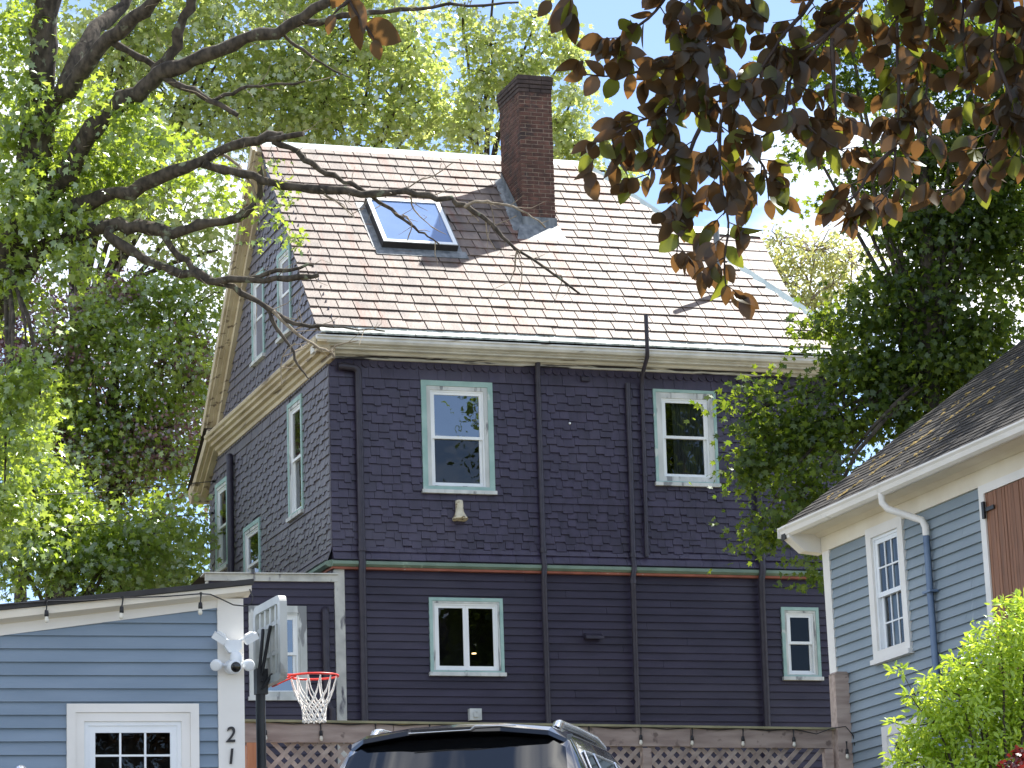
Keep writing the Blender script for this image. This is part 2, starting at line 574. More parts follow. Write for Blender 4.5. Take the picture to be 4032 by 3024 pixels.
def sheet(name, xs, ys, dz, material):
    mb = MB()
    vs = [(x, y, ground_z(y) + dz) for y in ys for x in xs]
    n = len(xs)
    fs = [(j * n + i, j * n + i + 1, (j + 1) * n + i + 1, (j + 1) * n + i) for j in range(len(ys) - 1) for i in range(n - 1)]
    mb.add(vs, fs, True)
    return tag(mb.build(name, material), kind='structure')

ys_ = [-900, -300, -100, -40, -20, -8] + list(np.arange(0, 62, 1.5)) + [70, 90, 120, 200, 400, 900]
sheet('ground', [-900, -300, -100, -40, -15, -5, 0, 5, 10, 15, 20, 30, 60, 120, 300, 900], ys_, 0, 'grass')
sheet('road', [-300, -40, 0, 40, 300], [-14, -11, -7], 0.012, 'asphalt')
sheet('driveway', [0.5, 4, 8.5, 12.2], list(np.arange(-7, 31.6, 1.1)), 0.01, 'asphalt')

# ------------------------------------------------------------------ windows
def frame_mb(W, u0, u1, z0, z1, wd, n0, n1):
    """picture-frame of four boards, mitre-free: stiles full height, rails between"""
    wl = wd if hasattr(wd, '__len__') else (wd, wd, wd, wd)      # left, right, bottom, top
    mb = W.mb()
    mb.box(u0, u0 + wl[0], -n1, -n0, z0, z1)
    mb.box(u1 - wl[1], u1, -n1, -n0, z0, z1)
    mb.box(u0 + wl[0], u1 - wl[1], -n1, -n0, z0, z0 + wl[2])
    mb.box(u0 + wl[0], u1 - wl[1], -n1, -n0, z1 - wl[3], z1)
    return mb

def window(W, parent, u0, u1, z0, z1, kind='double', cas=.08, inner=.06, fr=.06, outer='sage_trim', inner_m='scraped_white',
           panes=('pane_clear', 'pane_screened'), room='room_dark', muntin=None, sill=True, curtain=False, lamp=False, deep=.5, label=None):
    win = frame_mb(W, u0, u1, z0, z1, cas, 0.004, .05).build('window', outer, parent)
    if label:
        win['label'] = label
    a0, a1, b0, b1 = u0 + cas, u1 - cas, z0 + cas, z1 - cas
    if sill:
        W.mb().box(u0 - .02, u1 + .02, -.085, .0, z0 - .03, z0 + .025).build('sill', inner_m, win)
        b0 = z0 + .03
    if inner:
        frame_mb(W, a0 + .001, a1 - .001, b0 + .001, b1 - .001, inner, .0, .038).build('inner_casing', inner_m, win)
        a0, a1, b0, b1 = a0 + inner, a1 - inner, b0 + inner * .8, b1 - inner
    frame_mb(W, a0, a1, b0, b1, fr * .45, -.05, .022).build('frame', 'vinyl_white', win)
    f = fr * .45
    a0, a1, b0, b1 = a0 + f, a1 - f, b0 + f, b1 - f
    s = fr * .7
    def sash(x0, x1, q0, q1, n, pm, nm):
        o = frame_mb(W, x0, x1, q0, q1, s, n - .03, n).build(nm, 'vinyl_white', win)
        yp = -(n - .016)
        W.mb().add([(x0 + s, yp, q0 + s), (x1 - s, yp, q0 + s), (x1 - s, yp, q1 - s), (x0 + s, yp, q1 - s)], [(0, 1, 2, 3)]).build('pane', pm, win)
        if muntin:
            nu, nz_ = muntin
            mb = W.mb()
            for i in range(1, nu):
                c = x0 + s + (x1 - x0 - 2 * s) * i / nu
                mb.box(c - .009, c + .009, -(n - .005), -(n - .02), q0 + s, q1 - s)
            for j in range(1, nz_):
                c = q0 + s + (q1 - q0 - 2 * s) * j / nz_
                mb.box(x0 + s, x1 - s, -(n - .003), -(n - .0195), c - .009, c + .009)
            mb.build('muntin', 'vinyl_white', win)
    if kind == 'double':
        mid = (b0 + b1) / 2 - .005
        sash(a0, a1, mid - .0, b1, .012, panes[0], 'upper_sash')
        sash(a0 + .002, a1 - .002, b0, mid + s, -.022, panes[1], 'lower_sash')
    elif kind == 'casement':
        c = (a0 + a1) / 2
        sash(a0, c - .001, b0, b1, .008, panes[0], 'sash')
        sash(c + .001, a1, b0, b1, .008, panes[1], 'sash')
    else:
        sash(a0, a1, b0, b1, .008, panes[0], 'sash')
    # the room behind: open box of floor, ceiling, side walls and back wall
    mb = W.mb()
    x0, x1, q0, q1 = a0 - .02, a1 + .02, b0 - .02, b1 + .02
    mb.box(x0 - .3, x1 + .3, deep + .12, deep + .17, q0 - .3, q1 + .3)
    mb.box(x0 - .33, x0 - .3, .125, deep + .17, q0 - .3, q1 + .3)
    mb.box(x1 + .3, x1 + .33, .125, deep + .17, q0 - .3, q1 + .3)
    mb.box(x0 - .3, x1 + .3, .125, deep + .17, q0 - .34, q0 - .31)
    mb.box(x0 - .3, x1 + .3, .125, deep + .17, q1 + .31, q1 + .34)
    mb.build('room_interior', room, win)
    if curtain:
        n = 40
        pr = [(a0 + (a1 - a0) * (curtain[0] + (curtain[1] - curtain[0]) * i / n), .15 + .014 * sin(i * 1.7) + .008 * sin(i * .6)) for i in range(n + 1)]
        mb = W.mb()
        for (xa, ya), (xb, yb) in zip(pr[:-1], pr[1:]):
            mb.add([(xa, ya, q0), (xb, yb, q0), (xb, yb, q1), (xa, ya, q1)], [(0, 1, 2, 3)], True)
        mb.build('curtain', 'curtain', win)
    if lamp:
        mb = W.mb()
        mb.lathe([(.004, 0), (.035, .004), (.032, .02), (.004, .024)], (a0 + (a1 - a0) * lamp[0], .45, b0 + (b1 - b0) * lamp[1]), (0, 0, 1), 12)
        mb.build('lamp', 'glow_lamp', win)
    return win, (u0 + cas * .55, u1 - cas * .55, z0 + .05, z1 - cas * .55)

# ================================================================== the purple house
house = thing('purple_house', 'large dark purple shingled house with pale slate roof, brick chimney and unpainted sage window trim', 'house', (11.82, 44.0, 5.0))
FW = Wall((0, 0, 0), 0)                       # long front wall, local y = 0
GW = Wall((0, 0, 0), -pi / 2)                 # gable end, local x = 0; u = -y
LW_ = Wall((.07, .05, 0), 0)                  # ground floor front wall, set back a little
pitch = math.atan2(4.05, 4.0)
SLOPE = math.hypot(4.05, 4.0)

holes_f = []
for a in [dict(u0=1.40, u1=2.52, z0=5.16, z1=6.846, panes=('pane_reflective', 'pane_screened'), label='double hung window reflecting the sky, sage and scraped white casing'),
          dict(u0=5.10, u1=6.13, z0=5.38, z1=6.857, cas=.045, inner=.09, panes=('pane_screened', 'pane_screened'), curtain=(.3, 1.0))]:
    _, h = window(FW, house, **a)
    holes_f.append(h)
holes_l = []
for a in [dict(u0=1.39, u1=2.53, z0=2.445, z1=3.577, cas=.05, inner=.03, kind='casement', panes=('pane_clear', 'pane_screened'), lamp=(.78, .3), deep=1.0),
          dict(u0=7.00, u1=7.62, z0=2.436, z1=3.53, cas=.05, inner=.035, panes=('pane_dark', 'pane_dark'))]:
    _, h = window(LW_, house, **a)
    holes_l.append(h)
holes_g = []
for y0, y1, z0, z1 in [(1.5, 2.39, 5.1, 6.92), (6.53, 7.42, 5.08, 6.6), (4.29, 5.4, 4.2, 5.5), (3.82, 4.64, 8.06, 9.5), (2.07, 2.9, 8.05, 9.45)]:
    _, h = window(GW, house, -y1, -y0, z0, z1, cas=.07, inner=.05, panes=('pane_reflective', 'pane_screened'))
    holes_g.append(h)

# walls (sheathing with openings)
wall_f = backing(FW, 0.0, 8.2, 4.0, 7.3, holes_f).build('wall', 'purple_shingle', house)
wall_l = backing(LW_, 0.0, 8.1, -.6, 4.05, holes_l).build('wall', 'purple_board', house)
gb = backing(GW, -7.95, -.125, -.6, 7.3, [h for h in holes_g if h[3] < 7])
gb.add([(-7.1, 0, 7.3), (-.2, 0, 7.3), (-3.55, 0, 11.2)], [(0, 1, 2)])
wall_g = gb.build('gable_wall', 'gable_shingle', house)
mb = MB()                                      # back and right walls, unseen from the street
mb.box(.13, 8.2, 7.83, 7.95, -.6, 7.2)
mb.box(8.08, 8.2, .13, 7.82, -.6, 7.3)
mb.build('wall', 'purple_board', house)

# shingle courses shared by front and gable: (butt z, height, mode)
courses = [(7.01, .125, 'scallop'), (6.85, .165, 'plain')]
z = 6.85
for i in range(13):
    z -= .13
    courses.append((z, .13, 'stagger'))
courses += [(5.03, .13, 'plain')]
z = 5.03
for i in range(6):
    z -= .1167
    courses.append((z, .1167, 'stagger'))
courses += [(4.22, .11, 'plain'), (4.09, .13, 'plain')]

def shingle_row(W, u0, u1, zb, h, mode, holes, wmin=.10, wmax=.2):
    out = []
    nb, nt_ = 0.001, 0.001
    if zb < 4.1:
        nb, nt_ = .075, .028
    elif zb < 4.3:
        nb, nt_ = .028, .001
    tilt = -math.atan2(nb - nt_, h)
    hs = [(q[0], q[1]) for q in holes if q[2] < zb + h - .03 and q[3] > zb + .03]
    for a, b in cut(u0, u1, hs):
        u = a
        k = random.random()
        while u < b - .02:
            if mode == 'scallop':
                wd = .125
            elif mode == 'plain':
                wd = random.uniform(.13, .3)
            else:
                wd = random.uniform(wmin, wmax)
            wd = min(wd, b - u)
            if b - u - wd < .05:
                wd = b - u
            dz = 0
            if mode == 'stagger':
                k = 1 - k if random.random() < .78 else k
                dz = -.034 * (k > .5) + random.uniform(-.005, .005)
            gap = .003
            out.append(('scallop' if mode == 'scallop' else 'board',
                        W.piece(u + gap / 2, nb, zb + dz, wd - gap, .037 * random.uniform(.85, 1.2), h + .05 - dz, tilt=tilt, spin=random.uniform(-.006, .006))))
            u += wd
    return out

items = []
for zb, h, mode in courses:
    items += shingle_row(FW, -.005, 8.2, zb, h, mode, holes_f)
# the shingles nearest the bare corner of the house come first
items.sort(key=lambda it: abs(it[1].translation.x - 1.6) + .25 * abs(it[1].translation.z - 6))
pieces('shingle', 'shingle_field', wall_f, 'purple_shingle', items, keep=200)

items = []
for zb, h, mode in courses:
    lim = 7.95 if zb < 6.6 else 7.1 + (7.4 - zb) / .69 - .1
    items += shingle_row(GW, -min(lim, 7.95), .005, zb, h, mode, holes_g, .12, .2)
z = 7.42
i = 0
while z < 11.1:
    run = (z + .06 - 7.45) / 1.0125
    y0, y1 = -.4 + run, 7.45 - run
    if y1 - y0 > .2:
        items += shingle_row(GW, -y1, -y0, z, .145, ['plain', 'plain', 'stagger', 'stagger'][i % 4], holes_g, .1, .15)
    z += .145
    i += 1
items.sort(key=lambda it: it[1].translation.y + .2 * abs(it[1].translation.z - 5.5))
pieces('shingle', 'shingle_field', wall_g, 'gable_shingle', items, keep=100)

# ground floor clapboards
items = clapboards(LW_, .11, 8.05, -.4, 3.965, .115, holes_l, joint=lambda i: 2.9 + 2.7 * ((i * 0.618) % 1))
pieces('clapboard', 'clapboard_field', wall_l, 'purple_board', items)
LW_.mb().box(-.04, .11, -.034, .05, -.4, 3.97).build('corner_board', 'corner_scraped', house)

# belt moulding: sage strip over an orange one, running round the corner
b = MB()
b.prism([(-.11, 4.03), (-.11, 4.075), (-.03, 4.1), (.05, 4.1), (.05, 4.0), (-.06, 4.0)], 'x', -.02, 8.2)
b.prism([(-.11, 4.03), (-.11, 4.075), (-.03, 4.1), (.12, 4.1), (.12, 4.0), (-.06, 4.0)], 'y', -.02, 7.9)
b.build('belt_moulding', 'sage_strip', house)
b = MB()
b.box(.0, 8.15, -.045, .05, 3.966, 3.998)
b.box(-.02, .1, -.04, 7.9, 3.966, 3.998)
b.build('belt_strip', 'orange_strip', house)

# ------------------------------------------------------------------ roof
def XE(s):                                     # left edge of the front slope at distance s up the slope
    return -.27 + .16 * s / SLOPE

def XH(s):                                     # hip line
    return 8.58 + (5.43 - 8.58) * s / SLOPE

def rp(x, s, n=0.0):                           # point on the front slope
    return (x, -.45 + s * cos(pitch) - n * sin(pitch), 7.45 + s * sin(pitch) + n * cos(pitch))

rb = MB()
E0, E1, H1, E2 = rp(XE(0), 0, -.03), rp(XE(SLOPE), SLOPE, -.03), rp(5.43, SLOPE, -.03), rp(8.58, 0, -.03)
ridge_y = -.45 + 4.0
back = lambda p: (p[0], 2 * ridge_y - p[1], p[2])
rb.add([E0, E2, H1, E1], [(0, 1, 2, 3)])
rb.add([back(E0), back(E2), H1, E1], [(3, 2, 1, 0)])
rb.add([E2, back(E2), H1], [(0, 1, 2)])
roof = rb.build('roof', 'roof_deck', house)
rows = 22
ex = (SLOPE - .12) / rows
items = []
Mroof = lambda x, s, n: Matrix.Translation(rp(x, s, n)) @ Matrix.Rotation(-(pi / 2 - pitch), 4, 'X')
for r_ in range(rows):
    s0 = .12 + r_ * ex - .01
    x = XE(max(s0, 0)) - .03
    end = XH(min(s0 + ex * .7, SLOPE)) + .02
    first = True
    while x < end - .03:
        wd = random.choice((.26, .29, .3, .31, .33)) * (random.uniform(.4, .9) if first else 1)
        first = False
        wd = min(wd, end - x)
        cx_, cs_ = x + wd / 2, s0 + ex / 2
        inside = (1.26 < cx_ < 2.4 and 2.55 < cs_ < 3.8) or (3.85 < cx_ < 4.22 and 3.5 < cs_ < 4.7)
        if not inside:
            th = random.uniform(.022, .03)
            items.append(('board', Mroof(x + .002, s0 + random.uniform(-.006, .006), .003) @ Matrix.Rotation(random.uniform(-.008, .008), 4, 'Y')
                          @ Matrix.Rotation(random.uniform(-.012, .004), 4, 'X') @ Matrix.Diagonal((wd - random.uniform(.011, .018), th, ex + .055, 1))))
        x += wd
pieces('slate', 'slate_field', roof, 'slate', items)
# slates of the hip end and of the back slope
mb = MB()
hv = Vector(H1)
for a, b_ in ((Vector(E2), Vector(back(E2))), (Vector(back(E2)), Vector(back(E0)))):
    top0 = hv
    top1 = hv if (a - Vector(E2)).length < .01 else Vector(E1)
    nn = (b_ - a).cross(top0 - a).normalized()
    for r_ in range(rows):
        t0, t1 = r_ / rows, (r_ + 1.25) / rows
        L0, R0 = a.lerp(top0, t0), b_.lerp(top1, t0)
        L1, R1 = a.lerp(top0, min(t1, 1)), b_.lerp(top1, min(t1, 1))
        k = max(1, int((R0 - L0).length / .3))
        for i in range(k):
            f0, f1 = (i + (r_ % 2) * .5) / k, (i + 1 + (r_ % 2) * .5) / k - .012
            f1 = min(f1, 1)
            if f0 >= f1:
                continue
            q = [L0.lerp(R0, f0) + nn * .022, L0.lerp(R0, f1) + nn * .022, L1.lerp(R1, f1) + nn * .006, L1.lerp(R1, f0) + nn * .006]
            q2 = [p - nn * .012 for p in q]
            mb.add(q2 + q, BOXF, tint=random.random())
o = mb.build('slate_field', 'slate', roof)
o['kind'] = 'stuff'
# metal caps on ridge and hips
mb = MB()
def cap(p0, p1, wd, drop):
    p0, p1 = Vector(p0), Vector(p1)
    d = (p1 - p0).normalized()
    side = d.cross(Vector((0, 0, 1))).normalized()
    upv = side.cross(d).normalized()
    q = []
    for p in (p0, p1):
        q += [p + side * wd - upv * drop, p + upv * .045, p - side * wd - upv * drop, p + upv * .025]
    mb.add(q, [(0, 1, 5, 4), (1, 2, 6, 5), (2, 3, 7, 6), (3, 0, 4, 7), (0, 3, 2, 1), (4, 5, 6, 7)])
rt_ = (0, ridge_y, 11.535)
cap((-.12, ridge_y, 11.50), (5.5, ridge_y, 11.50), .1, .075)
cap((8.63, -.50, 7.43), (5.43, ridge_y, 11.50), .09, .055)
cap((8.63, 2 * ridge_y + .50, 7.43), (5.43, ridge_y, 11.50), .09, .055)
mb.build('ridge_cap', 'cap_metal', roof)
# small cross gable on the far side of the hip
mb = MB()
gx0, gx1, gy, gz = 5.9, 8.75, 4.1, 10.62
ez, ey = 7.6, 2.6
for sgn in (-1, 1):
    for r_ in range(14):
        t0, t1 = r_ / 14, (r_ + 1.2) / 14
        ya, yb = gy + sgn * ey * (1 - t0), gy + sgn * ey * (1 - min(t1, 1))
        za, zb = ez + (gz - ez) * t0, ez + (gz - ez) * min(t1, 1)
        x = gx0
        while x < gx1:
            x2 = min(x + .3, gx1)
            q = [(x, ya, za + .03), (x2 - .006, ya, za + .03), (x2 - .006, yb, zb + .01), (x, yb, zb + .01)]
            mb.add([(p[0], p[1], p[2] - .02) for p in q] + q, BOXF, tint=random.random())
            x = x2
mb.build('cross_gable', 'slate', roof)['kind'] = 'stuff'
mb = MB()
mb.prism([(gy - .12, gz - .07), (gy, gz + .07), (gy + .12, gz - .07), (gy, gz + .03)], 'x', gx0, gx1 + .02)
mb.add([(8.6, gy - ey, ez), (8.6, gy + ey, ez), (8.6, gy, gz)], [(0, 1, 2)])
mb.build('cross_gable_ridge', 'cap_metal', roof)

# eave: flashing apron, gutter, bed mouldings and the peeling frieze board
xl, xr = -.3, 8.62
mb = MB()
mb.prism([(-.305, 7.604), (-.478, 7.43), (-.474, 7.405), (-.3, 7.585)], 'x', xl + .06, xr)
mb.build('eave_flashing', 'weathered_flashing', house)
mb = MB()
mb.prism([(-.46, 7.38), (-.50, 7.37), (-.505, 7.35), (-.485, 7.335), (-.49, 7.30), (-.465, 7.265), (-.40, 7.255), (-.38, 7.265), (-.38, 7.37)], 'x', xl, xr)
mb.build('gutter', 'old_white', house)
mb = MB()
mb.prism([(-.39, 7.37), (-.378, 7.24), (-.33, 7.225), (-.33, 7.205), (-.29, 7.2), (-.2, 7.205), (-.18, 7.17), (-.14, 7.165), (-.13, 7.2), (0.12, 7.2), (.12, 7.4)], 'x', xl + .05, xr - .05)
mb.build('cornice', 'old_white', house)
mb = MB()
mb.prism([(-.1, 7.2), (-.1, 7.175), (-.062, 7.17), (-.058, 7.125), (.02, 7.12), (.02, 7.2)], 'x', -.05, 8.2)
mb.build('frieze_board', 'peeling_white', house)

# gable end: horizontal cornice, rakes, kicked eave at the back
mb = MB()
mb.prism([(.0, 7.5), (-.28, 7.40), (-.3, 7.37), (-.29, 7.33), (-.25, 7.31), (-.245, 7.27), (-.19, 7.25), (-.185, 7.2), (-.12, 7.185), (-.11, 7.13), (-.06, 7.11), (-.055, 7.05), (.0, 7.04)], 'y', -.36, 7.12)
mb.build('gable_cornice', 'tan_trim', house)
mb = MB()
def rake(mb, p0, p1, x0, x1, up_, dn):
    """slanted board in the gable plane from p0 to p1 (y,z), thickness x0..x1, reaching up_ and dn across"""
    d = Vector((p1[0] - p0[0], p1[1] - p0[1])).normalized()
    n = Vector((-d.y, d.x))
    if n.y < 0:
        n = -n
    pr = [Vector(p0) + n * up_, Vector(p1) + n * up_, Vector(p1) - n * dn, Vector(p0) - n * dn]
    mb.prism([tuple(q) for q in pr], 'x', x0, x1)
ytop, ztop = ridge_y, 11.44
rake(mb, (7.45, 7.5), (ytop, ztop), -.28, -.24, .02, .12)
rake(mb, (7.45, 7.5), (ytop, ztop), -.238, -.17, -.0, .17)
rake(mb, (7.45, 7.5), (ytop, ztop), -.168, -.10, -.04, .20)
rake(mb, (7.4, 7.5), (ytop, ztop), -.098, -.002, -.06, .30)
mb.build('rake_board', 'tan_trim', house)
mb = MB()
rake(mb, (-.40, 7.42), (ytop, ztop), -.14, -.002, -.0, .09)
mb.build('rake_board', 'purple_board', house)
mb = MB()
kp = [(7.0, 7.44), (8.38, 6.62)]
rake(mb, kp[0], kp[1], -.26, -.20, .06, .09)
rake(mb, kp[0], kp[1], -.198, -.13, .03, .13)
rake(mb, kp[0], kp[1], -.128, -.002, .0, .18)
mb.prism([(8.25, 6.76), (8.46, 6.68), (8.46, 6.56), (8.34, 6.44), (8.24, 6.44), (8.16, 6.56)], 'x', -.28, 8.2)
mb.build('kicked_eave', 'tan_trim', house)
mb = MB()
mb.add([(-.3, 7.1, 7.52), (8.3, 7.1, 7.52), (8.3, 8.5, 6.7), (-.3, 8.5, 6.7)], [(0, 1, 2, 3)])
mb.build('kicked_roof', 'roof_deck', house)
# broken gutter end at the corner
mb = MB()
mb.box(-.33, -.1, -.42, -.3, 7.20, 7.33)
mb.box(-.3, -.16, -.5, -.43, 7.26, 7.3)
mb.prism([(-.44, 7.19), (-.36, 7.26), (-.28, 7.2), (-.33, 7.1), (-.42, 7.12)], 'x', -.30, -.1)
mb.build('broken_eave_end', 'tan_trim', house)

# ------------------------------------------------------------------ skylight
sky_m = Mroof(1.22, 2.47, 0)
mb = MB(sky_m)
mb.box(0, 1.22, -.13, 0, 0, .07)
mb.box(0, 1.22, -.13, 0, 1.31, 1.38)
mb.box(0, .07, -.13, 0, .07, 1.31)
mb.box(1.15, 1.22, -.13, 0, .07, 1.31)
skyl = mb.build('skylight', 'dark_drip', house)
skyl['label'] = 'skylight with pale frame reflecting blue sky'
mb = MB(sky_m)
mb.box(.012, 1.208, -.145, -.132, .012, .075)
mb.box(.012, 1.208, -.145, -.132, 1.305, 1.368)
mb.box(.012, .075, -.145, -.132, .075, 1.305)
mb.box(1.145, 1.208, -.145, -.132, .075, 1.305)
mb.build('frame', 'vinyl_white', skyl)
MB(sky_m).add([(.07, -.125, .07), (1.15, -.125, .07), (1.15, -.125, 1.31), (.07, -.125, 1.31)], [(0, 1, 2, 3)]).build('pane', 'pane_skylight', skyl)
mb = MB(sky_m)
mb.box(.071, 1.149, -.108, -.1, .071, 1.309)
mb.build('blind_cassette', 'blind', skyl)
mb = MB(sky_m)
mb.box(-.12, 1.36, -.03, -.018, -.2, 0)
mb.box(-.14, -.001, -.028, -.018, 0, 1.4)
mb.box(1.221, 1.3, -.028, -.018, 0, 1.4)
mb.build('flashing', 'lead', skyl)

# ------------------------------------------------------------------ chimney, brick by brick on the two faces in view
cx0, cx1, cy0, cy1, ct = 3.76, 4.31, 1.92, 2.96, 12.2
core = MB().box(cx0 + .006, cx1 - .006, cy0 + .006, cy1 - .006, 9.0, ct)
chim = core.build('chimney', 'mortar', house)
bl, bh, bd, g = .2, .0535, .095, .014
items, rest = [], []
z = 9.45
k = 0
while z < ct - .05:
    odd = k % 2
    # front face
    u = cx0
    first = True
    while u < cx1 - .02:
        wd = (bd if odd and first else bl)
        first = False
        wd = min(wd, cx1 - u)
        j = random.uniform(0, .004)
        items.append(('box', Matrix.Translation((u, cy0 + .03, z + random.uniform(-.001, .001))) @ Matrix.Diagonal((wd - (g if u + wd < cx1 - .01 else 0), .03 + j, bh, 1))))
        u += wd
    # left face (outward -x)
    v = cy0 + .031
    first = True
    while v < cy1 - .02:
        wd = (bl if odd and first else bd if first else bl)
        first = False
        wd = min(wd, cy1 - v)
        j = random.uniform(0, .004)
        items.append(('box', Matrix.Translation((cx0 - j, v + wd - g, z)) @ Matrix.Diagonal((.03 + j, wd - g, bh, 1))))
        rest.append(('box', Matrix.Translation((cx1 - .03, v + wd - g, z)) @ Matrix.Diagonal((.03 + j, wd - g, bh, 1))))
        v += wd
    z += bh + g
    k += 1
items.sort(key=lambda it: -it[1].translation.z)
pieces('brick', 'brick_field', chim, 'brick', items + rest, keep=300)
mb = MB()
for i, (grow, z0) in enumerate(((.012, 12.135), (.022, 12.203), (.035, 12.271), (.035, 12.339))):
    z1 = z0 + .06
    n = 3
    for s in range(n):
        a, b_ = cx0 - grow + (cx1 - cx0 + 2 * grow) * s / n, cx0 - grow + (cx1 - cx0 + 2 * grow) * (s + 1) / n - .01
        mb.box(a, b_, cy0 - grow, cy0 + .1, z0 + .004, z1, tint=random.random())
    n = 5
    for s in range(n):
        a, b_ = cy0 + .105 + (cy1 + grow - cy0 - .105) * s / n, cy0 + .105 + (cy1 + grow - cy0 - .105) * (s + 1) / n - .01
        mb.box(cx0 - grow, cx1 + grow, a, b_, z0 + .004, z1, tint=random.random())
    mb.box(cx0 - grow + .012, cx1 + grow - .012, cy0 - grow + .012, cy1 + grow - .012, z0, z1 + .004)
mb.box(cx0 - .01, cx1 + .01, cy0 - .01, cy1 + .01, 12.395, 12.425)
mb.build('corbel', 'soot', chim)
# lead flashing stepped up the side and an apron in front
mb = MB()
def sy(y):
    return 7.45 + (y + .45) * math.tan(pitch)
mb.add([(cx0 - .012, cy0 - .03, sy(cy0) - .1), (cx0 - .012, cy0 - .03, sy(cy0) + .18), (cx0 - .012, cy1, sy(cy1) + .2), (cx0 - .012, cy1, sy(cy1) - .1)], [(0, 1, 2, 3)])
mb.add([(cx0 - .2, cy0 - .1, sy(cy0 - .1) + .03), (cx0 - .012, cy0 - .1, sy(cy0 - .1) + .06), (cx0 - .012, cy1, sy(cy1) + .08), (cx0 - .12, cy1, sy(cy1) + .03)], [(0, 1, 2, 3)])
mb.add([(cx0 - .02, cy0 - .012, sy(cy0) - .1), (cx1 + .02, cy0 - .012, sy(cy0) - .1), (cx1 + .02, cy0 - .012, sy(cy0) + .2), (cx0 - .02, cy0 - .012, sy(cy0) + .2)], [(0, 1, 2, 3)])
mb.add([(cx0 - .2, cy0 - .28, sy(cy0 - .28) + .03), (cx1 + .1, cy0 - .28, sy(cy0 - .28) + .03), (cx1 + .05, cy0 - .012, sy(cy0) + .07), (cx0 - .06, cy0 - .012, sy(cy0) + .07)], [(0, 1, 2, 3)])
mb.build('lead_flashing', 'lead', chim)

# ------------------------------------------------------------------ pipes, vents and fittings
def pipe(pts, r_, name='drain_pipe', m='purple_pipe', collars=()):
    o = MB().tube(pts, r_, 12).build(name, m, house)
    for c in collars:
        MB().tube([(c[0], c[1], c[2] - .03), (c[0], c[1], c[2] + .03)], r_ * 1.28, 12).build('collar', m, o)
    return o
pipe([(.12, -.09, 6.99), (.18, -.1, 6.995), (.36, -.1, 6.98), (.415, -.1, 6.94), (.42, -.1, 6.88), (.42, -.1, 4.2), (.42, -.12, 4.05), (.42, -.09, 3.9), (.42, -.06, -.3)], .055, collars=((.42, -.1, 4.25),))
pipe([(3.23, -.14, 7.22), (3.23, -.09, 7.05), (3.23, -.09, 4.2), (3.23, -.13, 4.06), (3.235, -.06, 3.85), (3.235, -.05, -.3)], .043, collars=((3.23, -.09, 4.3),))
pipe([(4.68, -.07, 6.92), (4.68, -.07, 5.5), (4.66, -.08, 4.2), (4.66, -.12, 4.07), (4.65, -.06, 3.9), (4.63, -.05, -.3)], .042, collars=((4.66, -.08, 4.26), (4.65, -.06, 3.86)))
pipe([(4.84, -.56, 7.88), (4.84, -.56, 7.36), (4.86, -.5, 7.25), (4.90, -.12, 7.02), (4.91, -.08, 6.9), (4.90, -.08, 5.6), (4.88, -.08, 4.24)], .032, 'vent_pipe', collars=((4.91, -.08, 6.2), (4.9, -.08, 5.5)))
pipe([(6.76, -.1, 6.9), (6.75, -.1, 4.2), (6.74, -.13, 4.06), (6.735, -.07, 3.9), (6.72, -.05, -.3)], .052, collars=((6.745, -.1, 4.27),))
pipe([(-.1, 6.09, 6.85), (-.1, 6.06, 6.8), (-.1, 6.06, 3.6)], .06)
pipe([(6.55, .65, 8.3), (6.55, .65, 9.75)], .05, 'vent_stack', 'lead')
# weathered bell-shaped vent, dark vent hoods, small meter box
mb = MB()
mb.lathe([(.055, 0), (.06, .05), (.058, .13), (.07, .19), (.1, .25), (.12, .27), (.115, .3), (.09, .29)], (1.94, -.07, 5.0 + .02), (0, -.12, -1), 12)
mb.build('bell_vent', 'bone_vent', house)
mb = MB()
mb.prism([(.02, 3.08), (-.1, 3.03), (-.11, 2.985), (-.09, 2.985), (.02, 3.0)], 'x', 3.86, 4.14)
mb.build('vent_hood', 'purple_pipe', house)
mb = MB()
mb.prism([(.02, 7.02), (-.07, 6.99), (-.08, 6.93), (.02, 6.93)], 'x', 3.94, 4.07)
mb.build('vent_hood', 'purple_pipe', house)
mb = MB()
mb.box(2.02, 2.2, -.08, .03, 1.76, 1.93)
mb.box(2.07, 2.14, -.12, -.081, 1.8, 1.88)
mb.build('junction_box', 'scraped_white', house)
MB().lathe([(.002, 0), (.02, .004), (.017, .01), (.004, .014)], (3.74, -.03, 6.27), (0, -1, 0), 10).build('paint_splash', 'vinyl_white', house)

# ------------------------------------------------------------------ low wing at the left
WW = Wall((.08, .06, 0), R(-4))
_, hw = window(WW, house, -1.32, -.47, 2.07, 3.42, cas=.1, inner=.03, outer='scraped_white', panes=('pane_reflective', 'pane_reflective'))
wall_w = backing(WW, -1.9, -.02, -.6, 3.78, [hw]).build('wing_wall', 'purple_board', house)
items = clapboards(WW, -1.9, -.03, -.25, 3.8, .115, [hw])
pieces('clapboard', 'clapboard_field', wall_w, 'purple_board', items)
mb = WW.mb()
mb.box(-1.95, -.0, -.06, .0, 3.78, 3.88)
mb.box(-1.97, .0, -.1, .3, 3.882, 3.90)
mb.box(-1.93, -1.901, -.03, .1, -.4, 3.78)
mb.build('wing_fascia', 'corner_scraped', house)
mb = WW.mb()
mb.add([(-1.97, -.08, 3.903), (0, -.08, 3.903), (0, 5, 3.95), (-1.97, 5, 3.95)], [(0, 1, 2, 3)])
mb.build('wing_roof', 'roof_deck', house)
o = MB(WW.M).tube([(-.2, .0, 3.35), (-.2, -.08, 3.36), (-.2, -.1, 3.3), (-.2, -.1, 2.0), (-.12, -.1, 1.9), (-.12, -.1, -.3)], .055, 12).build('drain_pipe', 'purple_pipe', house)

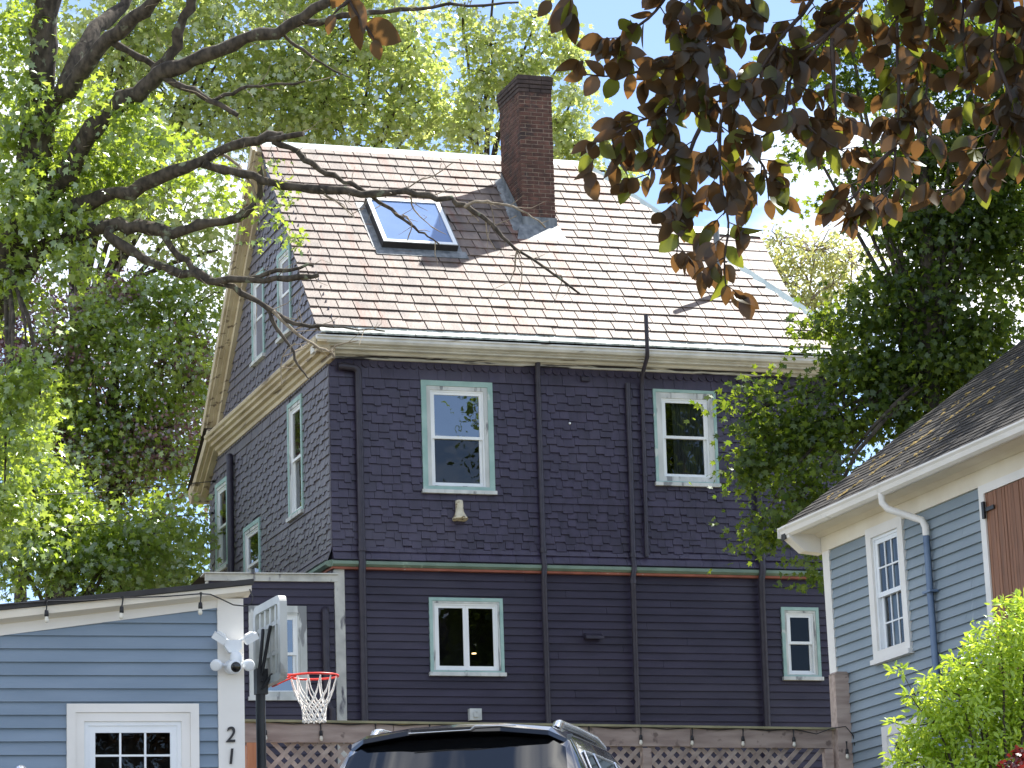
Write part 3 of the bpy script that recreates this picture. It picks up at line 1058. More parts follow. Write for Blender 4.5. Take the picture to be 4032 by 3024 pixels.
# ================================================================== blue-grey garage at the left
GA = R(-4)
garage = thing('garage', 'blue clapboard garage with white trim post and house number', 'garage', (6.258, 26.818, 2.4), GA)
GM = Matrix.Translation((6.258, 26.818, 2.4)) @ Matrix.Rotation(GA, 4, 'Z')
KW = Wall((0, 0, 0), 0)
_, hk = window(KW, garage, -1.426, -.282, .75, 2.475, cas=.075, inner=.075, fr=.085, outer='clean_white', inner_m='clean_white', panes=('pane_clear', 'pane_clear'), muntin=(3, 3), sill=True)
rk = lambda u: 3.53 + .108 * u                 # top of the roof along the front
wall_k = backing(KW, -4.6, .1, -.5, 2.95, [hk])
wall_k.add([(-4.6, 0, 2.95), (.1, 0, 2.95), (.1, 0, 3.35), (-4.6, 0, 2.85)], [(0, 1, 2, 3)])
wall_k.box(-.02, .1, .12, 6, -.5, 3.1)
wall_k.box(-4.6, -4.5, .12, 6, -.5, 2.7)
wall_k.box(-4.5, -.02, 5.9, 6, -.5, 2.7)
wall_k = wall_k.build('wall', 'blue_board', garage)
items = clapboards(KW, -4.6, -.108, -.3, 3.42, .1145, [hk], thk=.02, joint=lambda i: -3.6 + 1.2 * ((i * .618) % 1),
                   zcut=lambda zb, zt, a, b: (max(a, (zb - 3.345) / .1348 - .14), b))
pieces('clapboard', 'clapboard_field', wall_k, 'blue_board', items)
mb = MB()
mb.box(-.112, .118, -.045, .06, -.4, 3.4)
mb.build('corner_post', 'clean_white', garage)
mb = MB()                                       # sloping rake board
mb.add([(-4.7, -.035, 2.70), (-.1, -.035, 3.32), (-.1, 0, 3.32), (-4.7, 0, 2.70), (-4.7, -.035, 2.92), (-.1, -.035, 3.44), (-.1, 0, 3.44), (-4.7, 0, 2.92)], BOXF)
mb.build('rake_board', 'clean_white', garage)
mb = MB()                                       # underside of the overhang and its edge moulding
mb.add([(-4.7, -.19, rk(-4.7) - .16), (.17, -.19, rk(.17) - .1), (.17, -.0, rk(.17) - .13), (-4.7, -.0, rk(-4.7) - .2),
        (-4.7, -.19, rk(-4.7) - .06), (.17, -.19, rk(.17) - .05), (.17, .0, rk(.17) - .05), (-4.7, .0, rk(-4.7) - .06)], BOXF)
mb.build('soffit', 'cream_white', garage)
mb = MB()
mb.add([(-4.75, -.215, rk(-4.75) - .06), (.185, -.215, rk(.185) - .045), (.185, 6, rk(.185) - .045), (-4.75, 6, rk(-4.75) - .06),
        (-4.75, -.215, rk(-4.75)), (.185, -.215, rk(.185)), (.185, 6, rk(.185)), (-4.75, 6, rk(-4.75))], BOXF)
mb.build('roof', 'dark_drip', garage)
# house number on the post
for i, (ch, zc) in enumerate((('2', 2.197), ('1', 2.008), ('0', 1.82))):
    cu = bpy.data.curves.new('digit', 'FONT')
    cu.body = ch
    cu.size = .19
    cu.extrude = .006
    cu.bevel_depth = .002
    cu.align_x = 'CENTER'
    cu.align_y = 'CENTER'
    cu.shear = .12
    to = bpy.data.objects.new('digit', cu)
    col.objects.link(to)
    dg = bpy.context.evaluated_depsgraph_get()
    me = bpy.data.meshes.new_from_object(to.evaluated_get(dg))
    bpy.data.objects.remove(to)
    me.materials.clear()
    me.materials.append(MATS['digit_black'])
    link('digit', me, garage, Matrix.Translation((-.01, -.056, zc)) @ Matrix.Rotation(pi / 2, 4, 'X') @ Matrix.Diagonal((.92, 1, 1, 1)))

def string_lights(name, label, root_loc, rotz, cord, bulbs, group):
    """cord: points; bulbs: (x,y,z of the tap, drop)"""
    t = thing(name, label, 'string lights', root_loc, rotz, group)
    MB().tube(cord, .006, 5).build('cord', 'black_metal', t)
    for (x, y, z, dx) in bulbs:
        s = MB()
        s.tube([(x, y, z + .012), (x, y, z - .02), (x + dx * .4, y, z - .075)], [.012, .007, .006], 6)
        s.lathe([(.006, .0), (.016, .006), (.019, .03), (.02, .055), (.016, .06)], (x + dx * .5, y, z - .072), (dx * .35, 0, -1), 10)
        o = s.build('socket', 'black_metal', t)
        MB().lathe([(.012, 0), (.014, .01), (.021, .035), (.017, .052), (.006, .06)], (x + dx * .75, y, z - .128), (dx * .35, 0, -1), 10).build('bulb', 'bulb_glass', o)
    return t

gb_ = [(-1.62, 3.335, 0), (-.965, 3.37, -.02), (-.285, 3.41, -.01)]
cord = [(-4.4, -.23, 3.0), (-3.6, -.235, 3.12), (-2.95, -.235, 3.19), (-2.27, -.23, 3.265)]
for i, (u, z, d) in enumerate(gb_):
    cord += [(u - .33, -.235, z - .028 + (.0 if i else .0)), (u, -.235, z)]
cord += [(-.2, -.235, 3.405), (-.12, -.235, 3.37), (.0, -.23, 3.315), (.11, -.225, 3.305), (.16, -.22, 3.33), (.175, -.2, 3.39), (.15, -.2, 3.46)]
string_lights('string_lights', 'black string lights with small bulbs along the blue garage eave', (6.258, 26.818, 2.4), GA, cord,
              [(u, -.235, z, d) for u, z, d in gb_] + [(-2.3, -.23, 3.262, 0), (-2.95, -.235, 3.19, 0)], 'strings of outdoor bulbs')

# security lights on the post, upper: two flat heads; lower: round camera between two round lamps
def at_garage(u, y, z):
    return GM @ Vector((u, y, z))
t = thing('security_light', 'white floodlight with two flat tilted lamp heads, upper one on garage post', 'security light', at_garage(.01, -.045, 2.97), GA, 'lights on the garage post')
mb = MB()
mb.lathe([(.055, 0), (.06, .015), (.05, .035), (.03, .05)], (0, 0, .0), (0, -1, 0), 14)
mb.prism([(-.07, .045), (.07, .05), (.075, -.02), (.03, -.07), (-.04, -.06), (-.08, .0)], 'y', -.11, -.04)
mb.build('body', 'vinyl_white', t)
mb = MB()
mb.lathe([(.02, 0), (.045, .02), (.055, .06), (.05, .1), (.03, .12)], (.02, -.08, -.05), (.05, -.3, -1), 14)
mb.build('sensor', 'vinyl_white', t)
for sx, rot in ((-1, .55), (1, -.5)):
    M_ = Matrix.Translation((sx * .135 + .015, -.09, .07)) @ Matrix.Rotation(rot, 4, 'Y') @ Matrix.Rotation(.35, 4, 'X')
    mb = MB(M_)
    mb.box(-.062, .062, -.05, .012, -.03, .028)
    mb.prism([(-.05, .03), (.05, .03), (.03, .05), (-.03, .05)], 'y', -.04, .01)
    h_ = mb.build('lamp_head', 'vinyl_white', t)
    MB().tube([(sx * .02 + .01, -.06, .03), (sx * .07 + .01, -.07, .06), (sx * .1 + .012, -.08, .065)], .013, 8).build('arm', 'vinyl_white', h_)
t = thing('security_camera', 'round white camera with black lens between two round lamps on garage post', 'security camera', at_garage(.0, -.045, 2.79), GA, 'lights on the garage post')
mb = MB()
mb.lathe([(.06, 0), (.065, .03), (.06, .05)], (0, 0, 0), (0, -1, 0), 16)
mb.lathe([(.02, 0), (.05, .02), (.062, .06), (.062, .11), (.055, .135)], (.0, -.04, .0), (.12, -1, -.12), 18)
mb.build('body', 'vinyl_white', t)
MB().lathe([(.042, 0), (.046, .006), (.035, .012), (.004, .014)], (.017, -.17, -.017), (.12, -1, -.12), 18).build('lens', 'lens_black', t)
for sx in (-1, 1):
    mb = MB()
    mb.lathe([(.02, 0), (.04, .02), (.052, .05), (.05, .08), (.04, .085)], (sx * .115, -.05, .03), (sx * .45, -.8, -.35), 14)
    h_ = mb.build('lamp_head', 'vinyl_white', t)
    MB().tube([(sx * .045, -.05, .01), (sx * .1, -.055, .025)], .016, 8).build('arm', 'vinyl_white', h_)

# ================================================================== grey-blue house at the right
grey = thing('grey_house', 'grey blue clapboard house with mossy roof, white gutter and wooden barn door', 'house')
hY = Vector((-sin(R(3.27)), cos(R(3.27)), 0))
grey.location = Vector((14.861, 33.214, 3.2)) - hY * .097
grey.rotation_euler = (R(-1.5), 0, R(3.27))
QW = Wall((0, 0, 0), -pi / 2)                   # u = -y
holes_q = []
for a in [dict(u0=1.086, u1=1.95, z0=2.815, z1=4.33), dict(u0=1.155, u1=2.05, z0=.5, z1=2.08)]:
    _, h = window(QW, grey, cas=.115, inner=0, fr=.075, outer='clean_white', inner_m='clean_white', panes=('pane_clear', 'pane_clear'), muntin=(3, 2), curtain=(0, .34), **a)
    holes_q.append(h)
wq = backing(QW, .0, 8.2, -.6, 4.6, holes_q)
wq.box(.0, .12, .12, 8.4, -.6, 4.6)
wq.box(8.1, 8.2, .12, 8.4, -.6, 4.6)
wq.box(.12, 8.1, 8.3, 8.4, -.6, 4.6)
for uu in (.06, 8.14):
    wq.add([(uu, 0, 4.6), (uu, 8.4, 4.6), (uu, 4.2, 7.6)], [(0, 1, 2)])
wq = wq.build('wall', 'grey_blue_board', grey)
items = clapboards(QW, .146, 3.66, -.4, 4.285, .1135, holes_q, thk=.021, joint=lambda i: 2.2 + 1.2 * ((i * .618) % 1))
items += clapboards(QW, 6.7, 8.2, -.4, 4.285, .1135, [], thk=.021)
pieces('clapboard', 'clapboard_field', wq, 'grey_blue_board', items)
mb = QW.mb()
mb.box(-.02, .146, -.035, .05, -.4, 4.3)
mb.build('corner_board', 'clean_white', grey)
mb = QW.mb()
mb.box(-.02, 8.2, -.04, .03, 4.285, 4.56)
mb.build('frieze_board', 'cream_white', grey)
mb = QW.mb()
mb.box(-.2, 8.3, -.36, .03, 4.562, 4.585)
mb.prism([(-.345, 4.562), (-.345, 4.52), (-.3, 4.5), (-.12, 4.5), (-.06, 4.46), (-.042, 4.46), (-.042, 4.561)], 'x', -.2, 8.3)
mb.build('soffit', 'cream_white', grey)
mb = QW.mb()
mb.prism([(-.35, 4.6), (-.35, 4.49), (-.42, 4.475), (-.455, 4.5), (-.47, 4.55), (-.49, 4.575), (-.49, 4.595), (-.47, 4.597), (-.455, 4.585), (-.44, 4.52), (-.37, 4.51), (-.365, 4.6)], 'x', -.22, 8.35)
mb.box(-.235, -.221, -.49, -.345, 4.475, 4.597)
mb.build('gutter', 'clean_white', grey)
mb = QW.mb()
mb.prism([(-.46, 4.61), (-.44, 4.46), (-.25, 4.3), (.0, 4.28), (.0, 4.6)], 'x', -.19, -.03)
mb.build('eave_return', 'clean_white', grey)
# downpipe: white swan neck, then painted like the wall
mb = QW.mb()
mb.tube([(2.22, -.42, 4.5), (2.22, -.42, 4.40), (2.27, -.38, 4.32), (2.38, -.24, 4.24), (2.5, -.1, 4.16), (2.53, -.075, 4.08), (2.53, -.075, 3.98)], .04, 10)
sw_ = mb.build('downpipe', 'clean_white', grey)
QW.mb().tube([(2.53, -.075, 3.985), (2.53, -.075, -.2)], .043, 4).build('lower_pipe', 'blue_pipe', sw_)
QW.mb().box(2.44, 2.62, -.125, -.02, 3.35, 3.375).build('strap', 'blue_pipe', sw_)
# barn door with vertical boards
mb = QW.mb()
mb.box(3.66, 3.765, -.05, .02, -.3, 4.284)
mb.box(6.6, 6.7, -.05, .02, -.3, 4.284)
mb.box(3.765, 6.6, -.05, .02, 4.19, 4.284)
mb.build('door_casing', 'clean_white', grey)
door = QW.mb().box(3.766, 6.599, -.02, .0, -.25, 4.189).build('barn_door', 'cedar_door', grey)
items = []
u = 3.77
while u < 6.59:
    items.append(('box', QW.piece(u, .021, -.2, .052, .014 * random.uniform(.7, 1.2), 4.385)))
    u += .058
pieces('plank', 'plank_field', door, 'cedar_door', items)
mb = QW.mb()
mb.box(3.745, 3.79, -.075, -.05, 3.92, 4.1)
mb.prism([(3.79, 3.97), (3.98, 4.0), (3.98, 4.02), (3.79, 4.06)], 'y', -.065, -.05) if False else mb.box(3.79, 3.97, -.062, -.045, 3.99, 4.03)
mb.build('hinge', 'black_metal', door)
# roof with single shingle tabs
sl_q = math.atan(.715)
eave = Vector((-.44, 0, 4.63))
rr = MB()
rl = 4.64 / cos(sl_q)
ez_, rx, rz_ = 4.6, 4.2, 4.6 + 4.64 * .715
rr.add([(-.44, .22, ez_), (-.44, -8.4, ez_), (rx, -8.4, rz_), (rx, .22, rz_)], [(0, 1, 2, 3)])
rr.add([(8.84, .22, ez_), (8.84, -8.4, ez_), (rx, -8.4, rz_), (rx, .22, rz_)], [(3, 2, 1, 0)])
rq = rr.build('roof', 'asphalt_shingle', grey)
Mq = lambda u, s: QW.M @ Matrix.Translation((u, -.44 + s * cos(sl_q), 4.605 + s * sin(sl_q))) @ Matrix.Rotation(-(pi / 2 - sl_q), 4, 'X')
items = []
nrow = int(rl / .135)
for r_ in range(nrow):
    s0 = r_ * .135 - .02
    u = -.24 + random.uniform(0, .05)
    first = True
    while u < 8.35:
        wd = .3 * (random.uniform(.4, 1) if first else 1)
        first = False
        items.append(('board', Mq(u, s0 + random.uniform(-.008, .008)) @ Matrix.Diagonal((wd - .012, random.uniform(.008, .016), .185, 1))))
        u += wd
def nearness(it):
    return it[1].translation.z * .6 + abs(it[1].translation.y + 2.2) * .5
items.sort(key=nearness)
pieces('roof_shingle', 'roof_shingle_field', rq, 'asphalt_shingle', items)
mb = MB()
mb.prism([(-.46, 4.59), (-.46, 4.44), (rx, rz_ - .12), (8.86, 4.44), (8.86, 4.59), (rx, rz_ - .005)], 'y', .1, .2)
mb.build('rake_board', 'dark_drip', grey)
# low mossy cushions in streaks; the main line paints in sun through trees
mb = MB()
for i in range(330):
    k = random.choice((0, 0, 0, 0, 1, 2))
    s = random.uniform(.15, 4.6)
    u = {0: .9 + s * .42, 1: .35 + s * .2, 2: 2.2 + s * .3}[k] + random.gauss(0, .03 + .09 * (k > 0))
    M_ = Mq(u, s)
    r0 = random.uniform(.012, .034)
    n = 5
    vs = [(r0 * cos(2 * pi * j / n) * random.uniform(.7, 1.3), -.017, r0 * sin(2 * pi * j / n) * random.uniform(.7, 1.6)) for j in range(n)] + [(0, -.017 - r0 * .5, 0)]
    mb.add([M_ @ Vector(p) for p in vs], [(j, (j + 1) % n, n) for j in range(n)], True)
mb.build('moss_sun_streak', 'moss_sun_streak', rq)['kind'] = 'stuff'

# ================================================================== lattice fence
FX0, FX1, FY = 7.75, 14.66, 32.9
fence = thing('lattice_fence', 'weathered wooden fence with diagonal lattice top below the purple house', 'fence', (FX0, FY, 3.1))
fl = FX1 - FX0
mb = MB()
mb.add([(-.1, -.09, 2.325), (fl + .02, -.09, 2.272), (fl + .02, .09, 2.272), (-.1, .09, 2.325), (-.1, -.09, 2.35), (fl + .02, -.09, 2.297), (fl + .02, .09, 2.297), (-.1, .09, 2.35)], BOXF)
mb.build('cap', 'cap_moss_wood', fence)
x = 0
seg = fl / 4
for i in range(4):
    zz = 2.323 - .053 * (i + .5) / 4
    MB().box(i * seg + .004, (i + 1) * seg - .004, -.05, -.01, zz - .21, zz - .0035).build('rail', 'fence_wood', fence)
lat0, lat1 = 1.42, 2.12
for d in (1, -1):
    x = -.9
    slat = MB()
    ln = (lat1 - lat0) * 1.45
    slat.box(-ln / 2, ln / 2, -.006, .006, -.024, .024)
    sm_ = slat.mesh('slat', 'lattice_wood')
    k = 0
    xc = .0
    while xc < fl + .3:
        # trim the slats that would stick out past the ends by sliding them along their own line
        ang = R(45) * d
        if .28 < xc < fl - .28:
            link('slat', sm_, fence, Matrix.Translation((xc, .012 if d > 0 else .024, (lat0 + lat1) / 2 + random.uniform(-.003, .003))) @ Matrix.Rotation(-ang, 4, 'Y') @ Matrix.Rotation(random.uniform(-.006, .006), 4, 'Y'))
        xc += .148
for xx in (0.0, fl / 3, 2 * fl / 3, fl - .1):
    MB().box(xx, xx + .1, -.045, .045, -.2, 2.06).build('stile', 'fence_wood', fence)
items = []
x = .02
while x < fl - .1:
    items.append(('box', Matrix.Translation((x, -.01, -.15)) @ Matrix.Diagonal((.137, .02, 1.45, 1))))
    x += .142
pieces('plank', 'plank_field', fence, 'fence_wood', items)
MB().box(0, fl, -.06, -.031, 1.32, 1.42).build('lower_rail', 'fence_wood', fence)
pst = thing('fence_post', 'tall square wooden post at the corner of the grey house', 'post', (14.78, 32.86, 3.1))
MB().box(-.085, .085, -.085, .085, -.3, 2.9).build('shaft', 'fence_wood', pst)
MB().prism([(-.09, 2.901), (.09, 2.901), (.06, 2.93), (-.06, 2.93)], 'y', -.09, .09).build('top', 'fence_wood', pst)
ced = thing('cedar_panel', 'short new orange cedar boards beside the garage post', 'fence panel', (7.66, 32.2, 3.0))
for i in range(4):
    MB().box(-.36 + i * .13, -.36 + i * .13 + .12, -.01, .012, -.2, 2.1 + (.03 if i % 2 else 0)).build('plank', 'new_cedar', ced)
MB().box(-.4, .2, .013, .05, 1.6, 1.7).build('rail', 'new_cedar', ced)
cord, bl_ = [], []
xb = 14.17
lst = []
while xb > 7.9:
    lst.append(xb)
    xb -= .613
lst = lst[::-1]
for i, xx in enumerate(lst):
    zz = 2.295 + .053 * (1 - (xx - FX0) / fl) - .02
    if i:
        cord.append((xx - FX0 - .3, -.07, zz - .02))
    cord.append((xx - FX0, -.065, zz))
    bl_.append((xx - FX0, -.075, zz - .015, random.uniform(-.02, .02)))
cord += [(fl - .22, -.1, 2.22), (fl - .05, -.13, 2.28), (fl + .12, -.16, 2.3), (fl + .2, -.17, 2.2), (fl + .24, -.17, 1.9), (fl + .26, -.17, 1.4)]
bl_.append((fl + .12, -.16, 2.12, .0))
string_lights('string_lights', 'string of small bulbs hanging along the lattice fence rail', (FX0, FY, 3.1), 0, cord, bl_, 'strings of outdoor bulbs')

# ================================================================== basketball hoop, seen from behind the board
hoop = thing('basketball_hoop', 'portable basketball hoop with black pole, grey backboard, red rim and white net', 'basketball hoop', (7.05, 28.95, 2.45), R(2))
rz = 2.96                                       # rim height over the base
mb = MB()
mb.tube([(0, 0, .0), (0, 0, 2.9)], .047, 14)
mb.build('pole', 'black_metal', hoop)
mb = MB()
mb.prism([(-.55, .0), (.5, .0), (.5, .12), (.2, .22), (-.3, .22), (-.55, .12)], 'x', -.4, .4)
mb.build('base', 'black_metal', hoop)
mb = MB()
mb.box(-.05, .06, -.055, .055, 2.78, 3.02)
for zz in (2.83, 2.9, 2.97):
    mb.lathe([(.012, 0), (.012, .012)], (0, -.056, zz), (0, -1, 0), 8)
mb.build('bracket', 'black_metal', hoop)
bx = .09
for yy in (-.13, .13):
    MB().tube([(.0, yy * .35, 2.95), (bx - .02, yy, 3.42)], .017, 6).build('support_arm', 'black_metal', hoop)
    MB().tube([(.02, yy * .4, 2.85), (bx - .01, yy, 2.96)], .017, 6).build('support_arm', 'black_metal', hoop)
# backboard: rounded frame, back ribs, clear-ish panel
hw_, hh = .47, .40
zc = 3.27
def rounded(w_, h_, r_, n=5):
    pts = []
    for cx_, cz_, a0 in ((w_ - r_, h_ - r_, 0), (-w_ + r_, h_ - r_, 90), (-w_ + r_, -h_ + r_, 180), (w_ - r_, -h_ + r_, 270)):
        for i in range(n + 1):
            a = R(a0 + 90 * i / n)
            pts.append((cx_ + r_ * cos(a), cz_ + r_ * sin(a)))
    return pts
pan = MB()
pan.prism([(p[0], p[1] + zc) for p in rounded(hw_ - .02, hh - .02, .07)], 'x', bx + .02, bx + .03)
bb = pan.build('backboard', 'board_pane', hoop)
rim_ = MB()
outer_, inner_ = rounded(hw_, hh, .09), rounded(hw_ - .075, hh - .075, .05)
n = len(outer_)
ring = []
for dx in (-.025, .045):
    ring += [(bx + dx, p[0], p[1] + zc) for p in outer_]
    ring += [(bx + dx, p[0], p[1] + zc) for p in inner_]
fs = []
for i in range(n):
    j = (i + 1) % n
    fs += [(i, j, n + j, n + i), (2 * n + i, 3 * n + i, 3 * n + j, 2 * n + j), (i, 2 * n + i, 2 * n + j, j), (n + i, n + j, 3 * n + j, 3 * n + i)]
rim_.add(ring, fs)
rim_.build('frame', 'board_plastic', bb)
for yy in (-.27, -.09, .09, .27):
    MB().box(bx - .012, bx + .019, yy - .022, yy + .022, zc - hh + .076, zc + hh - .076).build('rib', 'board_plastic', bb)
for zz in (-.12, .16):
    MB().box(bx - .008, bx + .018, -hw_ + .076, hw_ - .076, zc + zz - .02, zc + zz + .02).build('rib', 'board_plastic', bb)
rc = Vector((bx + .05 + .15 + .235, 0, rz))
mb = MB()
circ = [(rc.x + .235 * cos(2 * pi * i / 32), .235 * sin(2 * pi * i / 32), rz) for i in range(33)]
mb.tube(circ, .011, 8, caps=False)
mb.box(bx + .046, bx + .06, -.09, .09, rz - .1, rz + .015)
for yy in (-.08, .08):
    mb.tube([(bx + .055, yy, rz), (rc.x - .215, yy * 1.15, rz)], .009, 6)
    mb.tube([(bx + .055, yy * .6, rz - .09), (rc.x - .2, yy * 1.2, rz - .01)], .008, 6)
mb.build('rim', 'rim_red', hoop)
mb = MB()
nl = 12
def netp(a, lv):
    prof = [(.225, -.01), (.19, -.13), (.145, -.24), (.118, -.29), (.112, -.34), (.108, -.39), (.106, -.43)]
    r_, dz = prof[lv]
    return (rc.x + r_ * cos(a), r_ * sin(a), rz + dz)
for i in range(nl):
    for sg in (1, -1):
        pts = [netp(2 * pi * (i + sg * k * .5 * (.35 if k < 2 else .75 if k == 2 else 1) ) / nl, k) for k in range(7)]
        mb.tube(pts, [.006] * 2 + [.007] * 5, 5)
for i in range(nl):
    p = netp(2 * pi * (i + .5) / nl, 6)
    mb.lathe([(.003, -.012), (.013, 0), (.003, .014)], p, (0, 0, 1), 6)
mb.build('net', 'net_white', hoop)

# ================================================================== parked cars: only their roofs rise into view
def make_suv(name, label, paint, group):
    t = thing(name, label, 'car', group=group)
    st = [  # y, then (x, z) from sill to roof centre line
        (0.00, [(.70, .40), (.88, .48), (.93, .72), (.92, .93), (.84, .95), (.62, .96), (.3, .965), (0, .97)]),
        (0.10, [(.74, .36), (.93, .44), (.975, .8), (.95, 1.10), (.86, 1.12), (.62, 1.14), (.3, 1.15), (0, 1.15)]),
        (0.60, [(.75, .34), (.94, .42), (.985, .8), (.955, 1.12), (.715, 1.655), (.61, 1.735), (.32, 1.768), (0, 1.778)]),
        (0.85, [(.75, .33), (.94, .42), (.985, .8), (.955, 1.12), (.70, 1.69), (.60, 1.765), (.32, 1.795), (0, 1.805)]),
        (1.60, [(.75, .33), (.94, .42), (.985, .8), (.955, 1.12), (.69, 1.71), (.59, 1.785), (.32, 1.82), (0, 1.83)]),
        (2.50, [(.75, .33), (.94, .42), (.985, .8), (.955, 1.11), (.69, 1.71), (.59, 1.785), (.32, 1.82), (0, 1.83)]),
        (3.05, [(.75, .33), (.94, .42), (.985, .8), (.95, 1.10), (.68, 1.66), (.58, 1.73), (.32, 1.76), (0, 1.77)]),
        (3.75, [(.75, .33), (.94, .42), (.98, .8), (.94, 1.06), (.80, 1.13), (.62, 1.16), (.32, 1.18), (0, 1.185)]),
        (4.50, [(.74, .34), (.92, .44), (.96, .75), (.90, .95), (.74, 1.01), (.58, 1.04), (.3, 1.06), (0, 1.07)]),
        (4.80, [(.66, .38), (.8, .46), (.84, .62), (.78, .8), (.66, .86), (.5, .88), (.28, .9), (0, .9)]),
    ]
    mb = MB()
    vs, fs = [], []
    m = 8
    full = 2 * m - 1
    for y, sec in st:
        ring = [(-x, y, z) for x, z in sec] + [(x, y, z) for x, z in reversed(sec[:-1])]
        vs += ring
    for i in range(len(st) - 1):
        for k in range(full - 1):
            fs.append((i * full + k, (i + 1) * full + k, (i + 1) * full + k + 1, i * full + k + 1))
    fs.append(tuple(range(full)))
    fs.append(tuple(range(len(st) * full - 1, (len(st) - 1) * full - 1, -1)))
    mb.add(vs, fs, True)
    body = mb.build('body', paint, t)
    # rear window and side windows lie just outside the shell
    def shell(i, f, k, g):
        a, b_ = st[i], st[i + 1]
        p = lambda s: Vector((s[1][k][0] + (s[1][k + 1][0] - s[1][k][0]) * g, s[0], s[1][k][1] + (s[1][k + 1][1] - s[1][k][1]) * g))
        return p(a).lerp(p(b_), f)
    mb = MB()
    cols = [(-1, 4, .25), (-1, 4, .9), (-1, 5, .9), (-1, 6, 1.0), (1, 5, .9), (1, 4, .9), (1, 4, .25)]
    g1 = []
    for f in (.1, .35, .6, .88):
        for sgn, k, gg in cols:
            p = shell(1, f, k, gg)
            g1.append((p.x * sgn, p.y - .012, p.z + .008))
    nc = len(cols)
    mb.add(g1, [(r_ * nc + c, r_ * nc + c + 1, (r_ + 1) * nc + c + 1, (r_ + 1) * nc + c) for r_ in range(3) for c in range(nc - 1)], True)
    mb.build('rear_window', 'car_glass', t)
    for sgn in (-1, 1):
        for (ya, yb, nm, sk) in ((.72, 1.35, 'quarter_window', .3), (1.45, 2.3, 'door_window', 0), (2.38, 3.2, 'door_window', .0)):
            def sp(y, g):
                for a, b_ in zip(st[:-1], st[1:]):
                    if a[0] <= y <= b_[0]:
                        f = (y - a[0]) / (b_[0] - a[0])
                        q = []
                        for s in (a, b_):
                            q.append(Vector((s[1][3][0] + (s[1][4][0] - s[1][3][0]) * g, s[0], s[1][3][1] + (s[1][4][1] - s[1][3][1]) * g)))
                        p = q[0].lerp(q[1], f)
                        return (sgn * (p.x + .008), p.y, p.z + .004)
            lo, hi_ = .08, .86
            if nm == 'quarter_window':
                P = [sp(ya, lo), sp(yb, lo), sp(yb, hi_), sp(ya + sk, hi_)]
            elif yb > 3:
                P = [sp(ya, lo), sp(yb + .25, lo), sp(yb - .2, hi_), sp(ya, hi_)]
            else:
                P = [sp(ya, lo), sp(yb, lo), sp(yb, hi_), sp(ya, hi_)]
            wn = MB().add(P, [(0, 1, 2, 3)]).build(nm, 'car_glass', t)
            MB().tube([P[3], P[2]], .011, 6).build('trim', 'chrome', wn)
            MB().tube([P[0], P[3]], .009, 6).build('trim', 'chrome', wn)
    # windscreen
    mb = MB()
    q = [(-.66, 3.68, 1.2), (.66, 3.68, 1.2), (.56, 3.12, 1.735), (0, 3.12, 1.76), (-.56, 3.12, 1.735)]
    mb.add([(p[0], p[1] + .02, p[2] + .02) for p in q], [(0, 1, 2, 3, 4)])
    mb.build('windscreen', 'car_glass', t)
    # roof spoiler over the rear window, lofted across the car
    mb = MB()
    secs = []
    for x, dz, back_ in ((-.70, -.062, .60), (-.60, -.012, .51), (-.3, .024, .465), (0, .032, .46), (.3, .024, .465), (.60, -.012, .51), (.70, -.062, .60)):
        secs.append([(x, .86, 1.786 + dz), (x, .62, 1.768 + dz), (x, back_, 1.738 + dz), (x, back_ - .01, 1.708 + dz), (x, back_ + .06, 1.694 + dz), (x, .66, 1.70 + dz)])
    vs = [p for s in secs for p in s]
    k = 6
    fs = [(i * k + j, (i + 1) * k + j, (i + 1) * k + (j + 1) % k, i * k + (j + 1) % k) for i in range(len(secs) - 1) for j in range(k)]
    fs += [tuple(range(k)), tuple(range(len(vs) - 1, len(vs) - k - 1, -1))]
    mb.add(vs, fs, False)
    sp_ = mb.build('spoiler', paint, t)
    MB().add([(-.28, .452, 1.765), (.12, .448, 1.767), (.10, .446, 1.748), (-.27, .448, 1.746)], [(0, 1, 2, 3)]).build('brake_light', 'car_plastic', sp_)
    mb = MB()
    mb.tube([(-.29, .447, 1.744), (.11, .443, 1.747), (.14, .443, 1.77), (.4, .465, 1.762)], .0045, 5)
    mb.build('trim', 'chrome', sp_)
    for sgn in (-1, 1):
        mb = MB()
        mb.tube([(sgn * .60, .80, 1.75), (sgn * .60, .88, 1.785), (sgn * .595, 1.0, 1.80), (sgn * .59, 1.7, 1.812), (sgn * .585, 2.5, 1.81), (sgn * .58, 2.9, 1.77)], [.03, .034, .032, .03, .03, .03], 8)
        mb.build('roof_rail', 'chrome', t)
        MB().box(sgn * .93 - .05, sgn * .93 + .05, -.02, .16, .82, 1.06).build('tail_light', 'tail_red', t)
        MB().box(sgn * .68 - .14, sgn * .68 + .14, 4.56, 4.80, .70, .82).build('headlight', 'bulb_glass', t)
        mb = MB()
        mb.lathe([(.02, -.08), (.07, -.06), (.09, 0), (.06, .08), (.02, .1)], (sgn * 1.05, 3.15, 1.16), (0, 1, 0), 10)
        mb.build('mirror', paint, t)
        for yw in (.95, 3.95):
            tyre = MB().lathe([(.2, -.12), (.35, -.11), (.37, -.06), (.37, .06), (.35, .11), (.2, .12)], (sgn * .86, yw, .37), (1, 0, 0), 24).build('wheel', 'car_rubber', t)
            MB().lathe([(.03, -.13), (.2, -.125), (.22, 0), (.2, .125), (.03, .13)], (sgn * .86, yw, .37), (1, 0, 0), 20).build('rim', 'chrome', tyre)
    MB().box(-.9, .9, -.06, .12, .42, .62).build('bumper', 'car_plastic', t)
    return t

